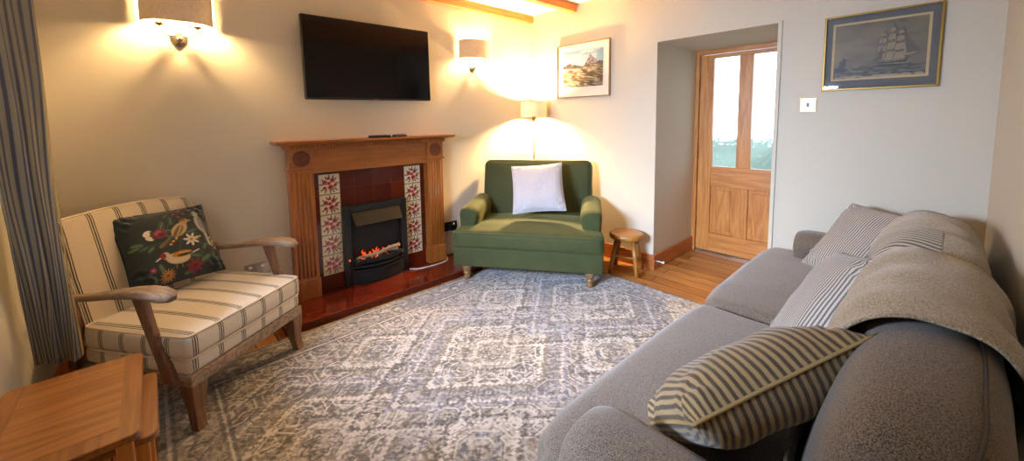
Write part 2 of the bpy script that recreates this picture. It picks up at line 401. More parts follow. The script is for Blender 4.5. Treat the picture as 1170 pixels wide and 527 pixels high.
# floorboards
def floor_mat():
    m, nt, b = base_mat('pine_floorboards'); tc = nt.nodes.new('ShaderNodeTexCoord'); sp = nt.nodes.new('ShaderNodeSeparateXYZ'); nt.links.new(tc.outputs['Object'], sp.inputs[0])
    br = nt.nodes.new('ShaderNodeTexBrick'); nt.links.new(tc.outputs['Object'], br.inputs[0]); br.offset = .4
    for k, c in (('Color1', (208, 146, 78)), ('Color2', (172, 104, 46)), ('Mortar', (58, 30, 12))): br.inputs[k].default_value = (*lin(c), 1)
    br.inputs['Scale'].default_value = 1; br.inputs['Mortar Size'].default_value = .0035; br.inputs['Brick Width'].default_value = 2.6; br.inputs['Row Height'].default_value = .115
    g = noise_n(nt, 7, 4, mscale=(.1, 1, 1)); g2 = math_(nt, 'ABSOLUTE', math_(nt, 'SUBTRACT', math_(nt, 'FRACT', math_(nt, 'MULTIPLY', g, 8)), .5))
    vo = nt.nodes.new('ShaderNodeTexVoronoi'); vo.inputs['Scale'].default_value = 5; mp = nt.nodes.new('ShaderNodeMapping'); mp.inputs['Scale'].default_value = (.55, 1.3, 1)
    nt.links.new(tc.outputs['Object'], mp.inputs[0]); nt.links.new(mp.outputs[0], vo.inputs['Vector'])
    kn = nt.nodes.new('ShaderNodeMapRange'); nt.links.new(vo.outputs['Distance'], kn.inputs[0]); kn.inputs[1].default_value = .04; kn.inputs[2].default_value = .10; kn.inputs[3].default_value = .35; kn.inputs[4].default_value = 1
    f = math_(nt, 'MULTIPLY', math_(nt, 'ADD', math_(nt, 'MULTIPLY', g2, .6), .72), kn.outputs[0])
    mm = nt.nodes.new('ShaderNodeMix'); mm.data_type = 'RGBA'; mm.blend_type = 'MULTIPLY'; mm.inputs[0].default_value = 1
    nt.links.new(br.outputs['Color'], mm.inputs[6]); cmb = nt.nodes.new('ShaderNodeCombineColor')
    for i in range(3): nt.links.new(f, cmb.inputs[i])
    nt.links.new(cmb.outputs[0], mm.inputs[7]); nt.links.new(mm.outputs[2], b.inputs['Base Color']); b.inputs['Roughness'].default_value = .3
    bump(nt, b, math_(nt, 'MULTIPLY', br.outputs['Fac'], -1), .3, .002); return m
m_floor = floor_mat()

# ------------------------------------------------------------------ the room
WT = .60
RW, YF, CH = 3.27, -3.55, 2.424          # right wall, window wall, ceiling height
OX0, OX1, OD, OH = 1.461, 2.323, .79, 1.94  # doorway recess
struct(MB().box((-.25, YF-WT, -.1), (RW+.2, 1.0, 0)).build('floor', m_floor))
struct(MB().box((-.25, YF-WT, CH), (RW+.2, 1.0, CH+.1)).build('ceiling', m_ceil))
struct(MB().box((-.25, YF-WT, 0), (0, .95, CH)).build('wall_left', m_wall))
struct(MB().box((RW, YF-WT, 0), (RW+.2, .95, CH)).build('wall_right', m_wall))
wb = MB(); wb.box((0, 0, 0), (OX0, .95, CH)); wb.box((OX1, 0, 0), (RW, .95, CH)); wb.box((OX0, 0, OH), (OX1, .95, CH))
struct(wb.build('wall_back', m_wall))
WX0, WX1, WZ0, WZ1 = 1.22, 2.16, 1.0, 1.78
wf = MB(); wf.box((0, YF-WT, 0), (WX0, YF, CH)); wf.box((WX1, YF-WT, 0), (RW, YF, CH)); wf.box((WX0, YF-WT, 0), (WX1, YF, WZ0)); wf.box((WX0, YF-WT, WZ1), (WX1, YF, CH))
struct(wf.build('wall_front', m_wall))
win = struct(thing('window_1', 'white framed cottage window behind the striped curtain', 'window', (0, YF-WT+.08, 0)))
del win['label'], win['category']
f = MB()
for a, b in (((WX0, -.03, WZ0), (WX0+.05, .03, WZ1)), ((WX1-.05, -.03, WZ0), (WX1, .03, WZ1)), ((WX0, -.03, WZ0), (WX1, .03, WZ0+.05)), ((WX0, -.03, WZ1-.05), (WX1, .03, WZ1)), ((1.665, -.025, WZ0), (1.715, .025, WZ1))): f.box(a, b)
f.build('window_frame', m_whitewood, win)
MB().box((WX0+.05, -.004, WZ0+.05), (WX1-.05, .004, WZ1-.05)).build('pane', glass_mat('window_glass'), win)
MB().box((1.62, WT-.08, WZ0-.035), (WX1+.08, WT+.055, WZ0+.004)).box((WX0, .03, WZ0), (WX1, WT-.08, WZ0+.004)).build('window_sill', m_oak_y, win, bevel=.004)

# beams
for k, x in enumerate((-.0, .56, 1.17, 1.78, 2.39)):
    a, b = ((.0, .045) if k == 0 else (x-.0, x+.067))
    struct(MB().box((a, YF, 2.349), (b, 0, CH)).build('trim_%d' % (k+1), m_beam, bevel=.003))
struct(MB().box((OX1-.012, -.012, 0), (OX1+.012, .004, OH+.012)).build('trim_6', m_wall, bevel=.003))
# skirting boards
def skirt(name, a, b, m): struct(MB().box(a, b).build(name, m, bevel=.004))
skirt('baseboard_back', (.0, -.018, 0), (OX0, 0, .135), m_skirt)
skirt('baseboard_doorway', (OX0, -.018, 0), (OX0+.018, OD-.02, .135), m_skirty)
skirt('baseboard_back_right', (OX1+.012, -.018, 0), (RW, 0, .135), m_skirt)
skirt('baseboard_left', (0, -1.05, 0), (.018, -.018, .135), m_skirty)
skirt('baseboard_left_near', (0, YF, 0), (.018, -2.6, .135), m_skirty)
skirt('baseboard_right', (RW-.018, YF, 0), (RW, -.018, .135), m_skirty)
skirt('baseboard_front', (.018, YF, 0), (RW-.018, YF+.018, .135), m_skirt)

# door in the recess
door = struct(thing('door_1', '', '', (0, OD, 0))); del door['label'], door['category']
f = MB(); f.box((OX0, -.02, 0), (OX0+.035, .09, OH)); f.box((OX1-.035, -.02, 0), (OX1, .09, OH)); f.build('door_frame', m_pine_z, door, bevel=.003)
MB().box((OX0+.035, -.02, OH-.04), (OX1-.035, .09, OH)).build('door_frame_head', m_pine_x, door, bevel=.003)
DX0, DX1, DT = 1.500, 2.284, .04
st = MB()
for a, b in ((DX0, 1.620), (2.160, DX1)): st.box((a, 0, .02), (b, DT, 1.895))
st.box((1.836, 0, .85), (1.946, DT, 1.862)); st.box((1.836, 0, .20), (1.946, DT, .66)); st.build('door_stile', m_pine_z, door, bevel=.003)
rl = MB(); rl.box((1.62, 0, 1.862), (2.16, DT, 1.895)); rl.box((1.62, 0, .66), (2.16, DT, .85)); rl.box((1.62, 0, .02), (2.16, DT, .20)); rl.build('door_rail', m_pine_x, door, bevel=.003)
for a, b in ((1.62, 1.836), (1.946, 2.16)):
    MB().box((a, .018, .85), (b, .024, 1.862)).build('door_glass', obscure_glass('obscure_glass'), door)
    p = MB(); p.box((a, .014, .20), (b, .030, .66)); p.box((a+.035, .006, .235), (b-.035, .016, .625)); p.build('door_panel', m_pine_z, door, bevel=.005)
for z in (.3, .95, 1.62): MB().tube([(DX0-.004, -.006, z-.045), (DX0-.004, -.006, z+.045)], .007).build('door_hinge', m_brass, door, smooth=True)
MB().lathe([(.0, 0), (.024, 0), (.024, .006), (.010, .01), (.010, .03), (.024, .04), (.026, .055), (.018, .068), (0, .07)], (2.225, 0, .96), 20, Matrix.Rotation(pi/2, 3, 'X')).build('door_knob', m_brass, door, smooth=True)
MB().box((DX0, -.01, .0), (DX1, .06, .018)).build('threshold', m_steel, door)
# garden seen through the obscured glass
tag(MB().box((-2, 2.7, -.1), (6, 3.1, 1.02)).build('garden_hedge', plain('hedge_leaves', (140, 158, 150), .9, var=.7, nscale=5)), 'dim green garden hedge seen through the obscured glass of the door', 'hedge')
struct(MB().box((-2, .95, -.2), (6, 5, -.1)).build('ground', plain('outdoor_gravel', (150, 150, 140), .9, var=.2)))

# ------------------------------------------------------------------ rug
def make_rug():
    X0, X1, Y0, Y1 = .45, 2.42, -3.20, -.37; nu, nv = 460, 660
    U, V = np.meshgrid(np.linspace(0, 1, nu+1), np.linspace(0, 1, nv+1))
    X = (U-.5)*(X1-X0); Y = (V-.5)*(Y1-Y0); hx, hy = (X1-X0)/2, (Y1-Y0)/2
    ax, ay = np.abs(X), np.abs(Y); q = .0172
    sx, sy = np.floor(ax/q)*q, np.floor(ay/q)*q                       # stepped, mirrored coordinates
    LT, DK, BL, OL = (204, 198, 194), (84, 80, 78), (102, 104, 116), (120, 110, 88)
    c = Canvas(U, V, (152, 144, 134))
    n1 = vnoise(ax*13+3, ay*13+5, 3, 3); n2 = vnoise(ax*24, ay*24, 8, 2); n3 = vnoise(X*70, Y*70, 21, 2); n4 = vnoise(X*3.2+9, Y*3.2+4, 33, 4); n5 = vnoise(sx*17+1, sy*17+7, 41, 2); n6 = vnoise(ax*4, ay*4+3, 51, 2)
    c.put((n6 > .52)*.45, OL); c.put((n6 < .42)*.30, BL)
    c.put((n5 > .56)*.55, (116, 108, 98)); c.put(((n5 > .535) & (n5 < .56))*.7, LT)
    c.put((np.abs(n1-.50) < .016)*.8, LT); c.put((np.abs(n1-.58) < .018)*.8, DK); c.put((np.abs(n1-.42) < .014)*.6, DK)
    c.put((np.abs(n2-.52) < .028)*.5, LT); c.put((n2 > .68)*.7, DK)
    # a lattice of small hooked octagons
    L = .235; lx = np.abs(((ax/L+.5) % 1)-.5)*L; ly = np.abs(((ay/L+.5) % 1)-.5)*L; od = np.maximum(np.maximum(lx, ly), (lx+ly)*.72)
    for r, w, col, a in ((.100, .0042, LT, .8), (.092, .0042, DK, .7), (.060, .0045, LT, .8), (.052, .004, BL, .7), (.022, .006, DK, .8), (.010, .005, LT, .8)): c.put((np.abs(od-r) < w)*a, col)
    c.put(((lx < .004) | (ly < .004))*(od > .06)*(od < .092)*.7, LT); c.put((np.abs(lx-ly) < .005)*(od < .05)*.6, DK)
    def ring(cx, cy, r, w, col, a=.85, k=.8):
        x = np.floor(np.abs(X-cx)/q)*q; y = np.floor(np.abs(Y-cy)/q)*q; c.put((np.abs(x+y*k-r) < w)*a, col)
    for cy in (-.92, 0, .92):
        x = np.floor(np.abs(X)/q)*q; y = np.floor(np.abs(Y-cy)/q)*q; d = x+y*.8
        c.put(((d > .34) & (d < .47))*.35, BL); c.put((d < .17)*.4, (176, 168, 158))
        for r, w, col in ((.66, .0095, LT), (.635, .0095, DK), (.50, .010, (130, 130, 152)), (.475, .0088, LT), (.35, .0095, OL), (.325, .0088, LT), (.18, .010, DK), (.12, .0088, LT)): ring(0, cy, r, w, col)
        rr = np.sqrt(X**2+(Y-cy)**2); th = np.arctan2(Y-cy, X)
        for r0, k, w in ((.07, 8, .006), (.045, 8, .005), (.22, 12, .0055), (.40, 16, .0055)): c.put((np.abs(rr-r0-.14*r0*np.cos(k*th)) < w)*.8, DK if k != 12 else LT)
        for s1 in (-1, 1):
            for s2 in (-1, 1):
                ring(s1*.46, cy+s2*.46, .20, .0095, DK); ring(s1*.46, cy+s2*.46, .16, .0088, LT); ring(s1*.46, cy+s2*.46, .07, .012, BL)
    # borders
    e = np.minimum(hx-ax, hy-ay); along = np.where(hx-ax < hy-ay, ay, ax)
    b = e < .235; c.put(b*.55, (134, 130, 126))
    zig = np.abs(((along/.16) % 1)-.5)*2; c.put((b & (np.abs(e-.08-zig*.085) < .009))*.85, (206, 204, 208)); c.put((b & (np.abs(e-.13+zig*.04) < .007))*.7, (88, 86, 94))
    fl = ((along/.16+.5) % 1)-.5; fd = np.sqrt((fl*.16)**2+(e-.125)**2); c.put((b & (np.abs(fd-.035) < .007))*.8, (84, 86, 100)); c.put((b & (fd < .014))*.8, (208, 200, 196))
    for k, w, col in ((.235, .006, (86, 84, 90)), (.222, .005, (208, 204, 206)), (.205, .006, (96, 94, 98)), (.05, .006, (90, 88, 94)), (.036, .006, (206, 202, 202)), (.018, .008, (104, 100, 98))):
        c.put((np.abs(e-k) < w)*.8, col)
    # worn, faded patches
    w = np.clip((n4-.46)*5, 0, 1)*.45+.05; c.put(w*(n3 > .45), (172, 166, 160)); c.put((n3 > .64)*.35, (204, 200, 198)); c.put((n3 < .34)*.5, (80, 76, 74))
    bl = vnoise(X*1.8+2, Y*1.8+7, 77, 3); c.put(np.clip((bl-.54)*4, 0, 1)*.22, (124, 126, 144)); c.put(np.clip((.46-bl)*4, 0, 1)*.3, (126, 116, 96))
    fn = lambda u, v: (X0+(X1-X0)*u, Y0+(Y1-Y0)*v, .010+0*u)
    o = paint_mesh('rug', fn, nu, nv, c.c, painted('faded_persian_rug', .95, .2, .5, 500, nvar=.1))
    me = MB().box((X0, Y0, .0), (X1, Y1, .0094)); e_ = me.build('rug_backing', plain('rug_edge', (120, 116, 112), .95), o)
    return tag(o, 'large faded grey and blue Persian style rug covering the floor', 'rug')
make_rug()

# ------------------------------------------------------------------ fireplace
FY = -1.838
hearth = thing('hearth', 'long low hearth of glossy red quarry tiles before the fire', 'hearth', (0, FY, 0))
MB().box((0, -.765, .045), (.4226, .79, .056)).build('hearth_tiles', m_hearth, hearth, bevel=.003)
MB().box((0, -.76, 0), (.412, .785, .045)).build('hearth_base', m_hearthf, hearth, bevel=.002)
fp = thing('fireplace_surround', 'carved wooden fireplace surround with red tiles and floral tile columns', 'fireplace', (0, FY, .056))
Z = -.056
# tiled back panel
tp = MB().box((0, -.46, 0), (.022, .46, .96)).build('tile_panel', m_redtile, fp)
# pilasters
for s in (-1, 1):
    y0, y1 = (-.612, -.458) if s < 0 else (.458, .613)
    p = MB().box((0, y0, 0), (.085, y1, .935)).box((0, y0-.006, 0), (.094, y1+.006, .14)).build('pilaster', m_mantel_z, fp, bevel=.003)
    fl = MB()
    for k in range(5):
        yy = y0+.026+k*.0255; fl.tube([(.086, yy, .16), (.086, yy, .91)], .0065, 8)
    fl.build('reeding', m_mantel_z, p, smooth=True)
    MB().box((0, y0-.012, .925), (.100, y1+.012, .945)).build('capital', m_mantel_y, fp, bevel=.004)
    bl = MB().box((0, y0, .945), (.094, y1, 1.085)).build('corner_block', m_mantel_y, fp, bevel=.002)
    yc = (y0+y1)/2
    MB().lathe([(.0, 0), (.056, 0), (.056, .008), (.050, .013), (.044, .009), (.038, .007), (.032, .012), (.026, .008), (.014, .008), (.012, .015), (0, .018)], (.094, yc, 1.012), 28, Matrix.Rotation(pi/2, 3, 'Y')).build('rosette', m_mantel_dark, bl, smooth=True)
MB().box((0, -.458, .905), (.070, .458, 1.10)).box((.07, -.458, .90), (.078, .458, .925)).build('frieze', m_mantel_y, fp, bevel=.003)
prof = [(0, 1.075), (.095, 1.075), (.103, 1.085), (.108, 1.10), (.118, 1.108), (.150, 1.112), (.165, 1.118), (.172, 1.126), (.172, 1.137), (0, 1.137)]
def shelf_sec(y, grow):
    return [(x*1.0, y, z) for x, z in prof]
sh = MB()
secs = []
for x, z in prof: pass
# moulding returns round the sides: loft in plan by profile offset
loop = []
for x, z in prof[1:-1]:
    g = x-.095; yl, yr = -.622-g, .622+g
    loop.append([(0, yl, z), (x, yl, z), (x, yr, z), (0, yr, z)])
sh.loft(loop); sh.build('mantel_shelf', m_mantel_y, fp)
dn = MB()
for k in range(64):
    y = -.60+k*(1.2/63); dn.box((.100, y-.0055, 1.086), (.127, y+.0055, 1.106))
dn.build('dentil_moulding', m_mantel_y, fp)
# floral tiles
def floral_tile():
    nu = 56; U, V = np.meshgrid(np.linspace(-1, 1, nu+1), np.linspace(-1, 1, nu+1)); c = Canvas(U, V, (226, 210, 176))
    g, g2, rd, pk, dk = (52, 72, 40), (92, 104, 58), (122, 30, 38), (186, 96, 92), (64, 22, 30)
    for x, y, a in ((-.62, .42, 130), (.62, .5, 50), (-.7, -.55, 215), (.66, -.6, -35), (0, .80, 90), (.1, -.82, 270), (-.3, .66, 115), (.38, -.74, -60), (.8, .05, 10), (-.82, 0, 175), (.4, .72, 70), (-.4, -.76, 250)):
        c.ell(x, y, .15, .055, a, g, .4); c.ell(x*.82, y*.82, .12, .045, a+45, g2, .4); c.ell(x*.75, y*.8, .10, .035, a-50, g, .4)
    for x, y, r in ((-.40, .18, .27), (.34, .34, .26), (.14, -.34, .29), (-.42, -.38, .20), (-.04, .56, .18), (.58, -.16, .19), (-.02, .06, .20)):
        c.ell(x, y, r, r*.85, x*90, pk, .25); c.ell(x-.03, y+.02, r*.66, r*.5, 30, rd, .3); c.ell(x+.03, y-.03, r*.36, r*.22, -30, pk, .3); c.ell(x, y, r*.16, r*.12, 0, dk, .3)
    ed = np.maximum(abs(U), abs(V)); c.put((ed > .93)*1., (206, 190, 158))
    return paint_mesh('floral_tile', lambda u, v: (.027+0*u, (u-.5)*.149, (v-.5)*.149), nu, nu, c.c, painted('floral_glazed_tile', .12, nvar=.03, coat=.5))
ft = floral_tile()
for yc in (-.3395, .3395):
    for k in range(5):
        t = ft if (yc < 0 and k == 0) else ft.copy()
        if t is not ft: COL.objects.link(t)
        t.parent = fp; t.location = (0, yc, .115+.075+k*.1535)
        MB().box((.0, yc-.0745, t.location.z-.0745), (.0262, yc+.0745, t.location.z+.0745)).build('tile_body', m_plastic, fp) if False else None

# electric fire
ef = thing('electric_fire', 'black inset electric fire with glowing coals and bronze hood', 'electric fire', (0, FY-.008, .056))
f = MB(); W2, H = .259, .621
f.box((.022, -W2, 0), (.035, W2, H)); f.box((.035, -W2, 0), (.075, -W2+.055, H)); f.box((.035, W2-.055, 0), (.075, W2, H)); f.box((.035, -W2+.055, H-.05), (.075, W2-.055, H))
f.build('fire_frame', m_black, ef, bevel=.004)
MB().box((.035, -.204, .19), (.04, .204, .57)).build('fireback', m_blackm, ef)
hd = MB(); a = [(.06, -.200, .58), (.06, .200, .58), (.135, .190, .475), (.135, -.190, .475)]; t = .006
hd.loft([[Vector(p) for p in a], [Vector(p)-Vector((.7*t, 0, .7*t)) for p in a]]); hd.build('hood', m_bronze, ef)
fr = MB()
def bow(y, d=.06): return .085+d*(1-(y/.215)**2)
for z0, z1, dd in ((.02, .10, .055), (.105, .12, .07), (.135, .15, .07), (.165, .20, .06)):
    lo = []
    for j in range(17):
        y = -.215+.43*j/16; x = bow(y, dd); lo.append([(x-.008, y, z0), (x, y, z0), (x, y, z1), (x-.008, y, z1)])
    fr.loft(lo)
fr.box((.07, -.22, 0), (.09, -.204, .215)); fr.box((.07, .204, 0), (.09, .22, .215))
lo = []
for j in range(17):
    y = -.215+.43*j/16; x = bow(y, .055); lo.append([(.04, y, .0), (x, y, .0), (x, y, .015), (.04, y, .015)])
fr.loft(lo); fr.build('front_fret', m_blackm, ef, bevel=.001)
MB().lathe([(0, 0), (.010, 0), (.010, .006), (0, .008)], (.140, .015, .06), 12, Matrix.Rotation(pi/2, 3, 'Y')).build('badge', m_bronze, ef)
coal = MB(); rr = random.Random(3)
m_coal = plain('charred_coal', (40, 30, 26), .9, var=.4, nscale=60, bstr=.6, bscale=80)
def lump(mb, c, r, n=9, e=.35, sc=(1, 1, 1)):
    vs = []; ph = rr.random()*9
    def fn(u, v):
        a = u*2*pi; b = (v-.5)*pi; p = Vector((cos(a)*cos(b)*sc[0], sin(a)*cos(b)*sc[1], sin(b)*sc[2])); k = 1+e*noise.noise(p*2+Vector((ph, ph, 0)))
        return tuple(Vector(c)+p*r*k)
    mb.grid(fn, n, 6, closeu=True)
for k in range(46): lump(coal, (rr.uniform(.055, .115), rr.uniform(-.19, .19), .185+rr.uniform(-.012, .016)), rr.uniform(.012, .022))
coal.build('coal_bed', m_coal, ef)['kind'] = 'stuff'
m_ember = base_mat('glowing_ember')[0]; nt = m_ember.node_tree; b = nt.nodes['Principled BSDF']
fac = noise_n(nt, 45, 3); cr = nt.nodes.new('ShaderNodeValToRGB'); nt.links.new(fac, cr.inputs[0]); cr.color_ramp.elements[0].position = .42; cr.color_ramp.elements[0].color = (.02, .004, .001, 1)
cr.color_ramp.elements[1].position = .62; cr.color_ramp.elements[1].color = (1, .13, .015, 1); b.inputs['Base Color'].default_value = (.03, .02, .02, 1)
nt.links.new(cr.outputs[0], b.inputs['Emission Color']); b.inputs['Emission Strength'].default_value = 1.5
em = MB()
for k in range(26): lump(em, (rr.uniform(.06, .11), rr.gauss(.0, .085), .205+rr.uniform(-.01, .012)), rr.uniform(.008, .016))
em.build('ember_bed', m_ember, ef)['kind'] = 'stuff'
m_flame = emit('flame_glow', (255, 78, 22), .8)
fm = MB()
for y, h in ((-.115, .075), (-.10, .05), (-.03, .06), (.0, .075), (.012, .05), (.05, .055), (.10, .06), (.07, .03), (-.06, .04), (.125, .035)):
    pts = [(.05+.004*sin(k), y+.008*sin(k*1.3+y*60), .200+h*.75*k/6) for k in range(7)]; fm.tube(pts, [.009, .010, .009, .0075, .0055, .003, .0006], 6)
fm.build('flame', m_flame, ef, smooth=True)
lg = MB()
for a, b_, r in (((.095, -.18, .205), (.10, -.02, .225), .014), ((.10, -.05, .215), (.095, .17, .245), .015), ((.08, .06, .225), (.105, .15, .215), .012)):
    a, b_ = Vector(a), Vector(b_); pts = [a.lerp(b_, k/8)+Vector(noise.noise_vector(a*9+Vector((k*.6, 0, 0))))*.008 for k in range(9)]
    lg.tube(pts, [r*(.8+.4*abs(sin(k*1.7))) for k in range(9)], 8)
lg.build('log', plain('ash_grey_log', (150, 128, 104), .9, var=.35, nscale=50, bstr=.5, bscale=70), ef, smooth=True)

# power cable, socket
def smoothpath(pts, n=8):
    pts = [Vector(p) for p in pts]; out = []
    for i in range(len(pts)-1):
        p0 = pts[max(0, i-1)]; p1 = pts[i]; p2 = pts[i+1]; p3 = pts[min(len(pts)-1, i+2)]
        for k in range(n):
            t = k/n; out.append(.5*((2*p1)+(-p0+p2)*t+(2*p0-5*p1+4*p2-p3)*t*t+(-p0+3*p1-3*p2+p3)*t**3))
    out.append(pts[-1]); return out
tag(MB().tube(smoothpath([(.086, -1.583, .062), (.13, -1.53, .0605), (.150, -1.44, .0605), (.155, -1.34, .0605), (.13, -1.24, .0605), (.07, -1.195, .0605), (.03, -1.185, .0605), (.03, -1.165, .15), (.032, -1.15, .26), (.032, -1.13, .30)]), .0042, 8).build('power_cable', m_plastic, None, smooth=True),
    'white power cable trailing from the electric fire across the hearth', 'cable')
so = thing('wall_socket', 'black double wall socket between the fireplace and the green chair', 'socket', (0, -1.11, .325))
MB().box((0, -.073, -.043), (.010, .073, .043)).build('face_plate', m_black, so, bevel=.003)
pg = MB().box((.010, -.045, -.03), (.04, -.0, .02)).build('plug', m_darkp, so, bevel=.005)
MB().box((.010, .03, .01), (.014, .042, .028)).build('switch_rocker', m_plastic, so, bevel=.001)

s2_ = thing('wall_socket', 'brushed metal wall socket low on the wall behind the striped armchair', 'socket', (0, -2.66, .335))
MB().box((0, -.073, -.043), (.008, .073, .043)).build('face_plate', m_steel, s2_, bevel=.003)
for yy in (-.05, .02): MB().box((.008, yy, .012), (.011, yy+.02, .028)).build('switch_rocker', m_plastic, s2_, bevel=.001)

# remotes on the mantel
def remote(name, lab, loc, rz, l, w):
    r = thing(name, lab, 'remote control', loc, rz, 'remote controls on the mantelpiece')
    MB().rbox((l/2, w/2, .009), .008, 4, c=(0, 0, .009)).build('body', m_darkp, r, smooth=True)
    bt = MB()
    for i in range(7):
        for j in (-1, 0, 1): bt.lathe([(.0035, 0), (.0035, .002), (.002, .003)], (-l*.38+i*l*.11, j*w*.26, .018), 8)
    bt.build('buttons', plain('grey_rubber_button', (90, 90, 94), .7), r)
remote('remote_control', 'longer black remote control, left one on the mantel shelf', (.115, -1.81, 1.193), radians(78), .17, .045)
remote('remote_control', 'shorter black remote control, right one on the mantel shelf', (.115, -1.645, 1.193), radians(96), .12, .04)

# ------------------------------------------------------------------ television
tv = thing('television', 'large black flat screen television mounted above the fireplace', 'television', (0, -1.822, 1.776), 0)
tv.rotation_euler = (radians(.6), 0, 0)
MB().rbox((.018, .498, .292), .010, 4, c=(.064, 0, 0)).build('casing', m_black, tv, smooth=False)
MB().box((.0815, -.490, -.277), (.0835, .490, .285)).build('screen', m_screen, tv, bevel=.001)
MB().box((.003, -.16, -.12), (.047, .16, .12)).build('wall_bracket', m_blackm, tv)
MB().box((.0820, -.012, -.289), (.0850, .012, -.283)).build('logo_badge', m_steel, tv)
MB().box((.0820, .02, -.289), (.0850, .024, -.285)).build('standby_light', emit('standby_red', (255, 30, 20), 2), tv)

# ------------------------------------------------------------------ wall lamps
def wall_lamp(y, z, lab):
    w = thing('wall_lamp', lab, 'wall lamp', (0, y, z), 0, 'pair of wall lamps')
    MB().lathe([(0, 0), (.043, 0), (.043, .006), (.036, .014), (.026, .020), (.018, .034), (.010, .044), (0, .046)], (0, 0, 0), 24, Matrix.Rotation(pi/2, 3, 'Y')).build('backplate', m_steel, w, smooth=True)
    MB().tube(smoothpath([(.038, 0, .0), (.062, 0, .004), (.07, 0, .008)]), .006, 10).build('stem', m_steel, w, smooth=True)
    for s in (-1, 1):
        MB().tube(smoothpath([(.07, 0, .008), (.072, s*.03, .006), (.074, s*.062, .012), (.075, s*.083, .034), (.075, s*.085, .058)]), .0042, 8).build('arm', m_steel, w, smooth=True)
        cu = MB().lathe([(.004, 0), (.014, .004), (.022, .012), (.024, .016), (.010, .018), (.010, .045), (0, .046)], (.075, s*.085, .056), 20).build('lamp_cup', m_brass, w, smooth=True)
        MB().lathe([(.008, 0), (.016, .012), (.018, .026), (.012, .044), (.003, .06), (0, .064)], (.075, s*.085, .10), 16).build('bulb', m_bulb, cu, smooth=True)
    # half oval shade, open top and bottom, back open against the wall
    n = 40; sh = MB()
    def sf(u, v, off=0):
        a = -pi/2+pi*u; r1, r2 = .165+off, .155+off
        rx = abs(cos(a))**.75*r2; ry = (abs(sin(a))**.85)*(r1)*(1 if sin(a) > 0 else -1)
        return (rx+.012, ry, .078+.165*v)
    sh.grid(lambda u, v: sf(u, v), n, 6); sh.grid(lambda u, v: sf(u, v, -.003), n, 6, flip=True)
    sh.build('lamp_shade', m_shade, w, smooth=True)
    for v in (0, 1): MB().tube([sf(k/n, v, -.001) for k in range(n+1)], .0022, 6).build('shade_rim', m_shade, w, smooth=True)
    MB().tube([(.02, 0, .08), (.02, 0, .19)], .003, 6).tube([(.012, -.162, .19), (.012, .162, .19)], .002, 6).build('shade_carrier', m_brass, w)
    return w
wall_lamp(-2.962, 1.815, 'wall lamp with linen shade at upper left, above the striped armchair')
wall_lamp(-.805, 1.812, 'wall lamp with linen shade between the television and the corner')

# ------------------------------------------------------------------ floor lamp
fl = thing('floor_lamp', 'tall steel floor lamp with pale drum shade behind the green chair', 'floor lamp', (.20, -.170, 0))
MB().lathe([(0, 0), (.125, 0), (.13, .008), (.12, .018), (.03, .026), (.012, .04), (0, .041)], n=32).build('base', m_steel, fl, smooth=True)
MB().tube([(0, 0, .03), (0, 0, 1.33)], .0085, 12).build('pole', m_steel, fl, smooth=True)
cu = MB().lathe([(.010, 1.30), (.02, 1.31), (.02, 1.37), (.015, 1.38), (0, 1.38)], n=16).build('lamp_holder', m_brass, fl, smooth=True)
MB().lathe([(.012, 1.38), (.026, 1.41), (.030, 1.435), (.02, 1.46), (0, 1.47)], n=16).build('bulb', m_bulb2, cu, smooth=True)
sh = MB(); RS = .138
for o_, fp_ in ((0, False), (-.003, True)): sh.grid(lambda u, v: ((RS-.004*v+o_)*cos(2*pi*u), (RS-.004*v+o_)*sin(2*pi*u), 1.345+.155*v), 48, 4, closeu=True, flip=fp_)
sh.build('lamp_shade', m_shade2, fl, smooth=True)
for z in (1.345, 1.50): MB().tube([((RS-.002)*cos(2*pi*k/48), (RS-.002)*sin(2*pi*k/48), z) for k in range(48)], .002, 6, closed=True).build('shade_rim', m_shade2, fl, smooth=True)
sp = MB()
for k in range(3): a = 2*pi*k/3; sp.tube([(0, 0, 1.375), ((RS-.003)*cos(a), (RS-.003)*sin(a), 1.375)], .0018, 6)
sp.build('shade_carrier', m_steel, fl)
tag(MB().tube(smoothpath([(.30, -.16, .012), (.33, -.05, .2), (.245, -.022, .5), (.245, -.02, 1.15)]), .003, 6).build('lamp_cord', m_plastic, None, smooth=True), 'thin pale lamp cord running up the wall beside the floor lamp', 'cord')

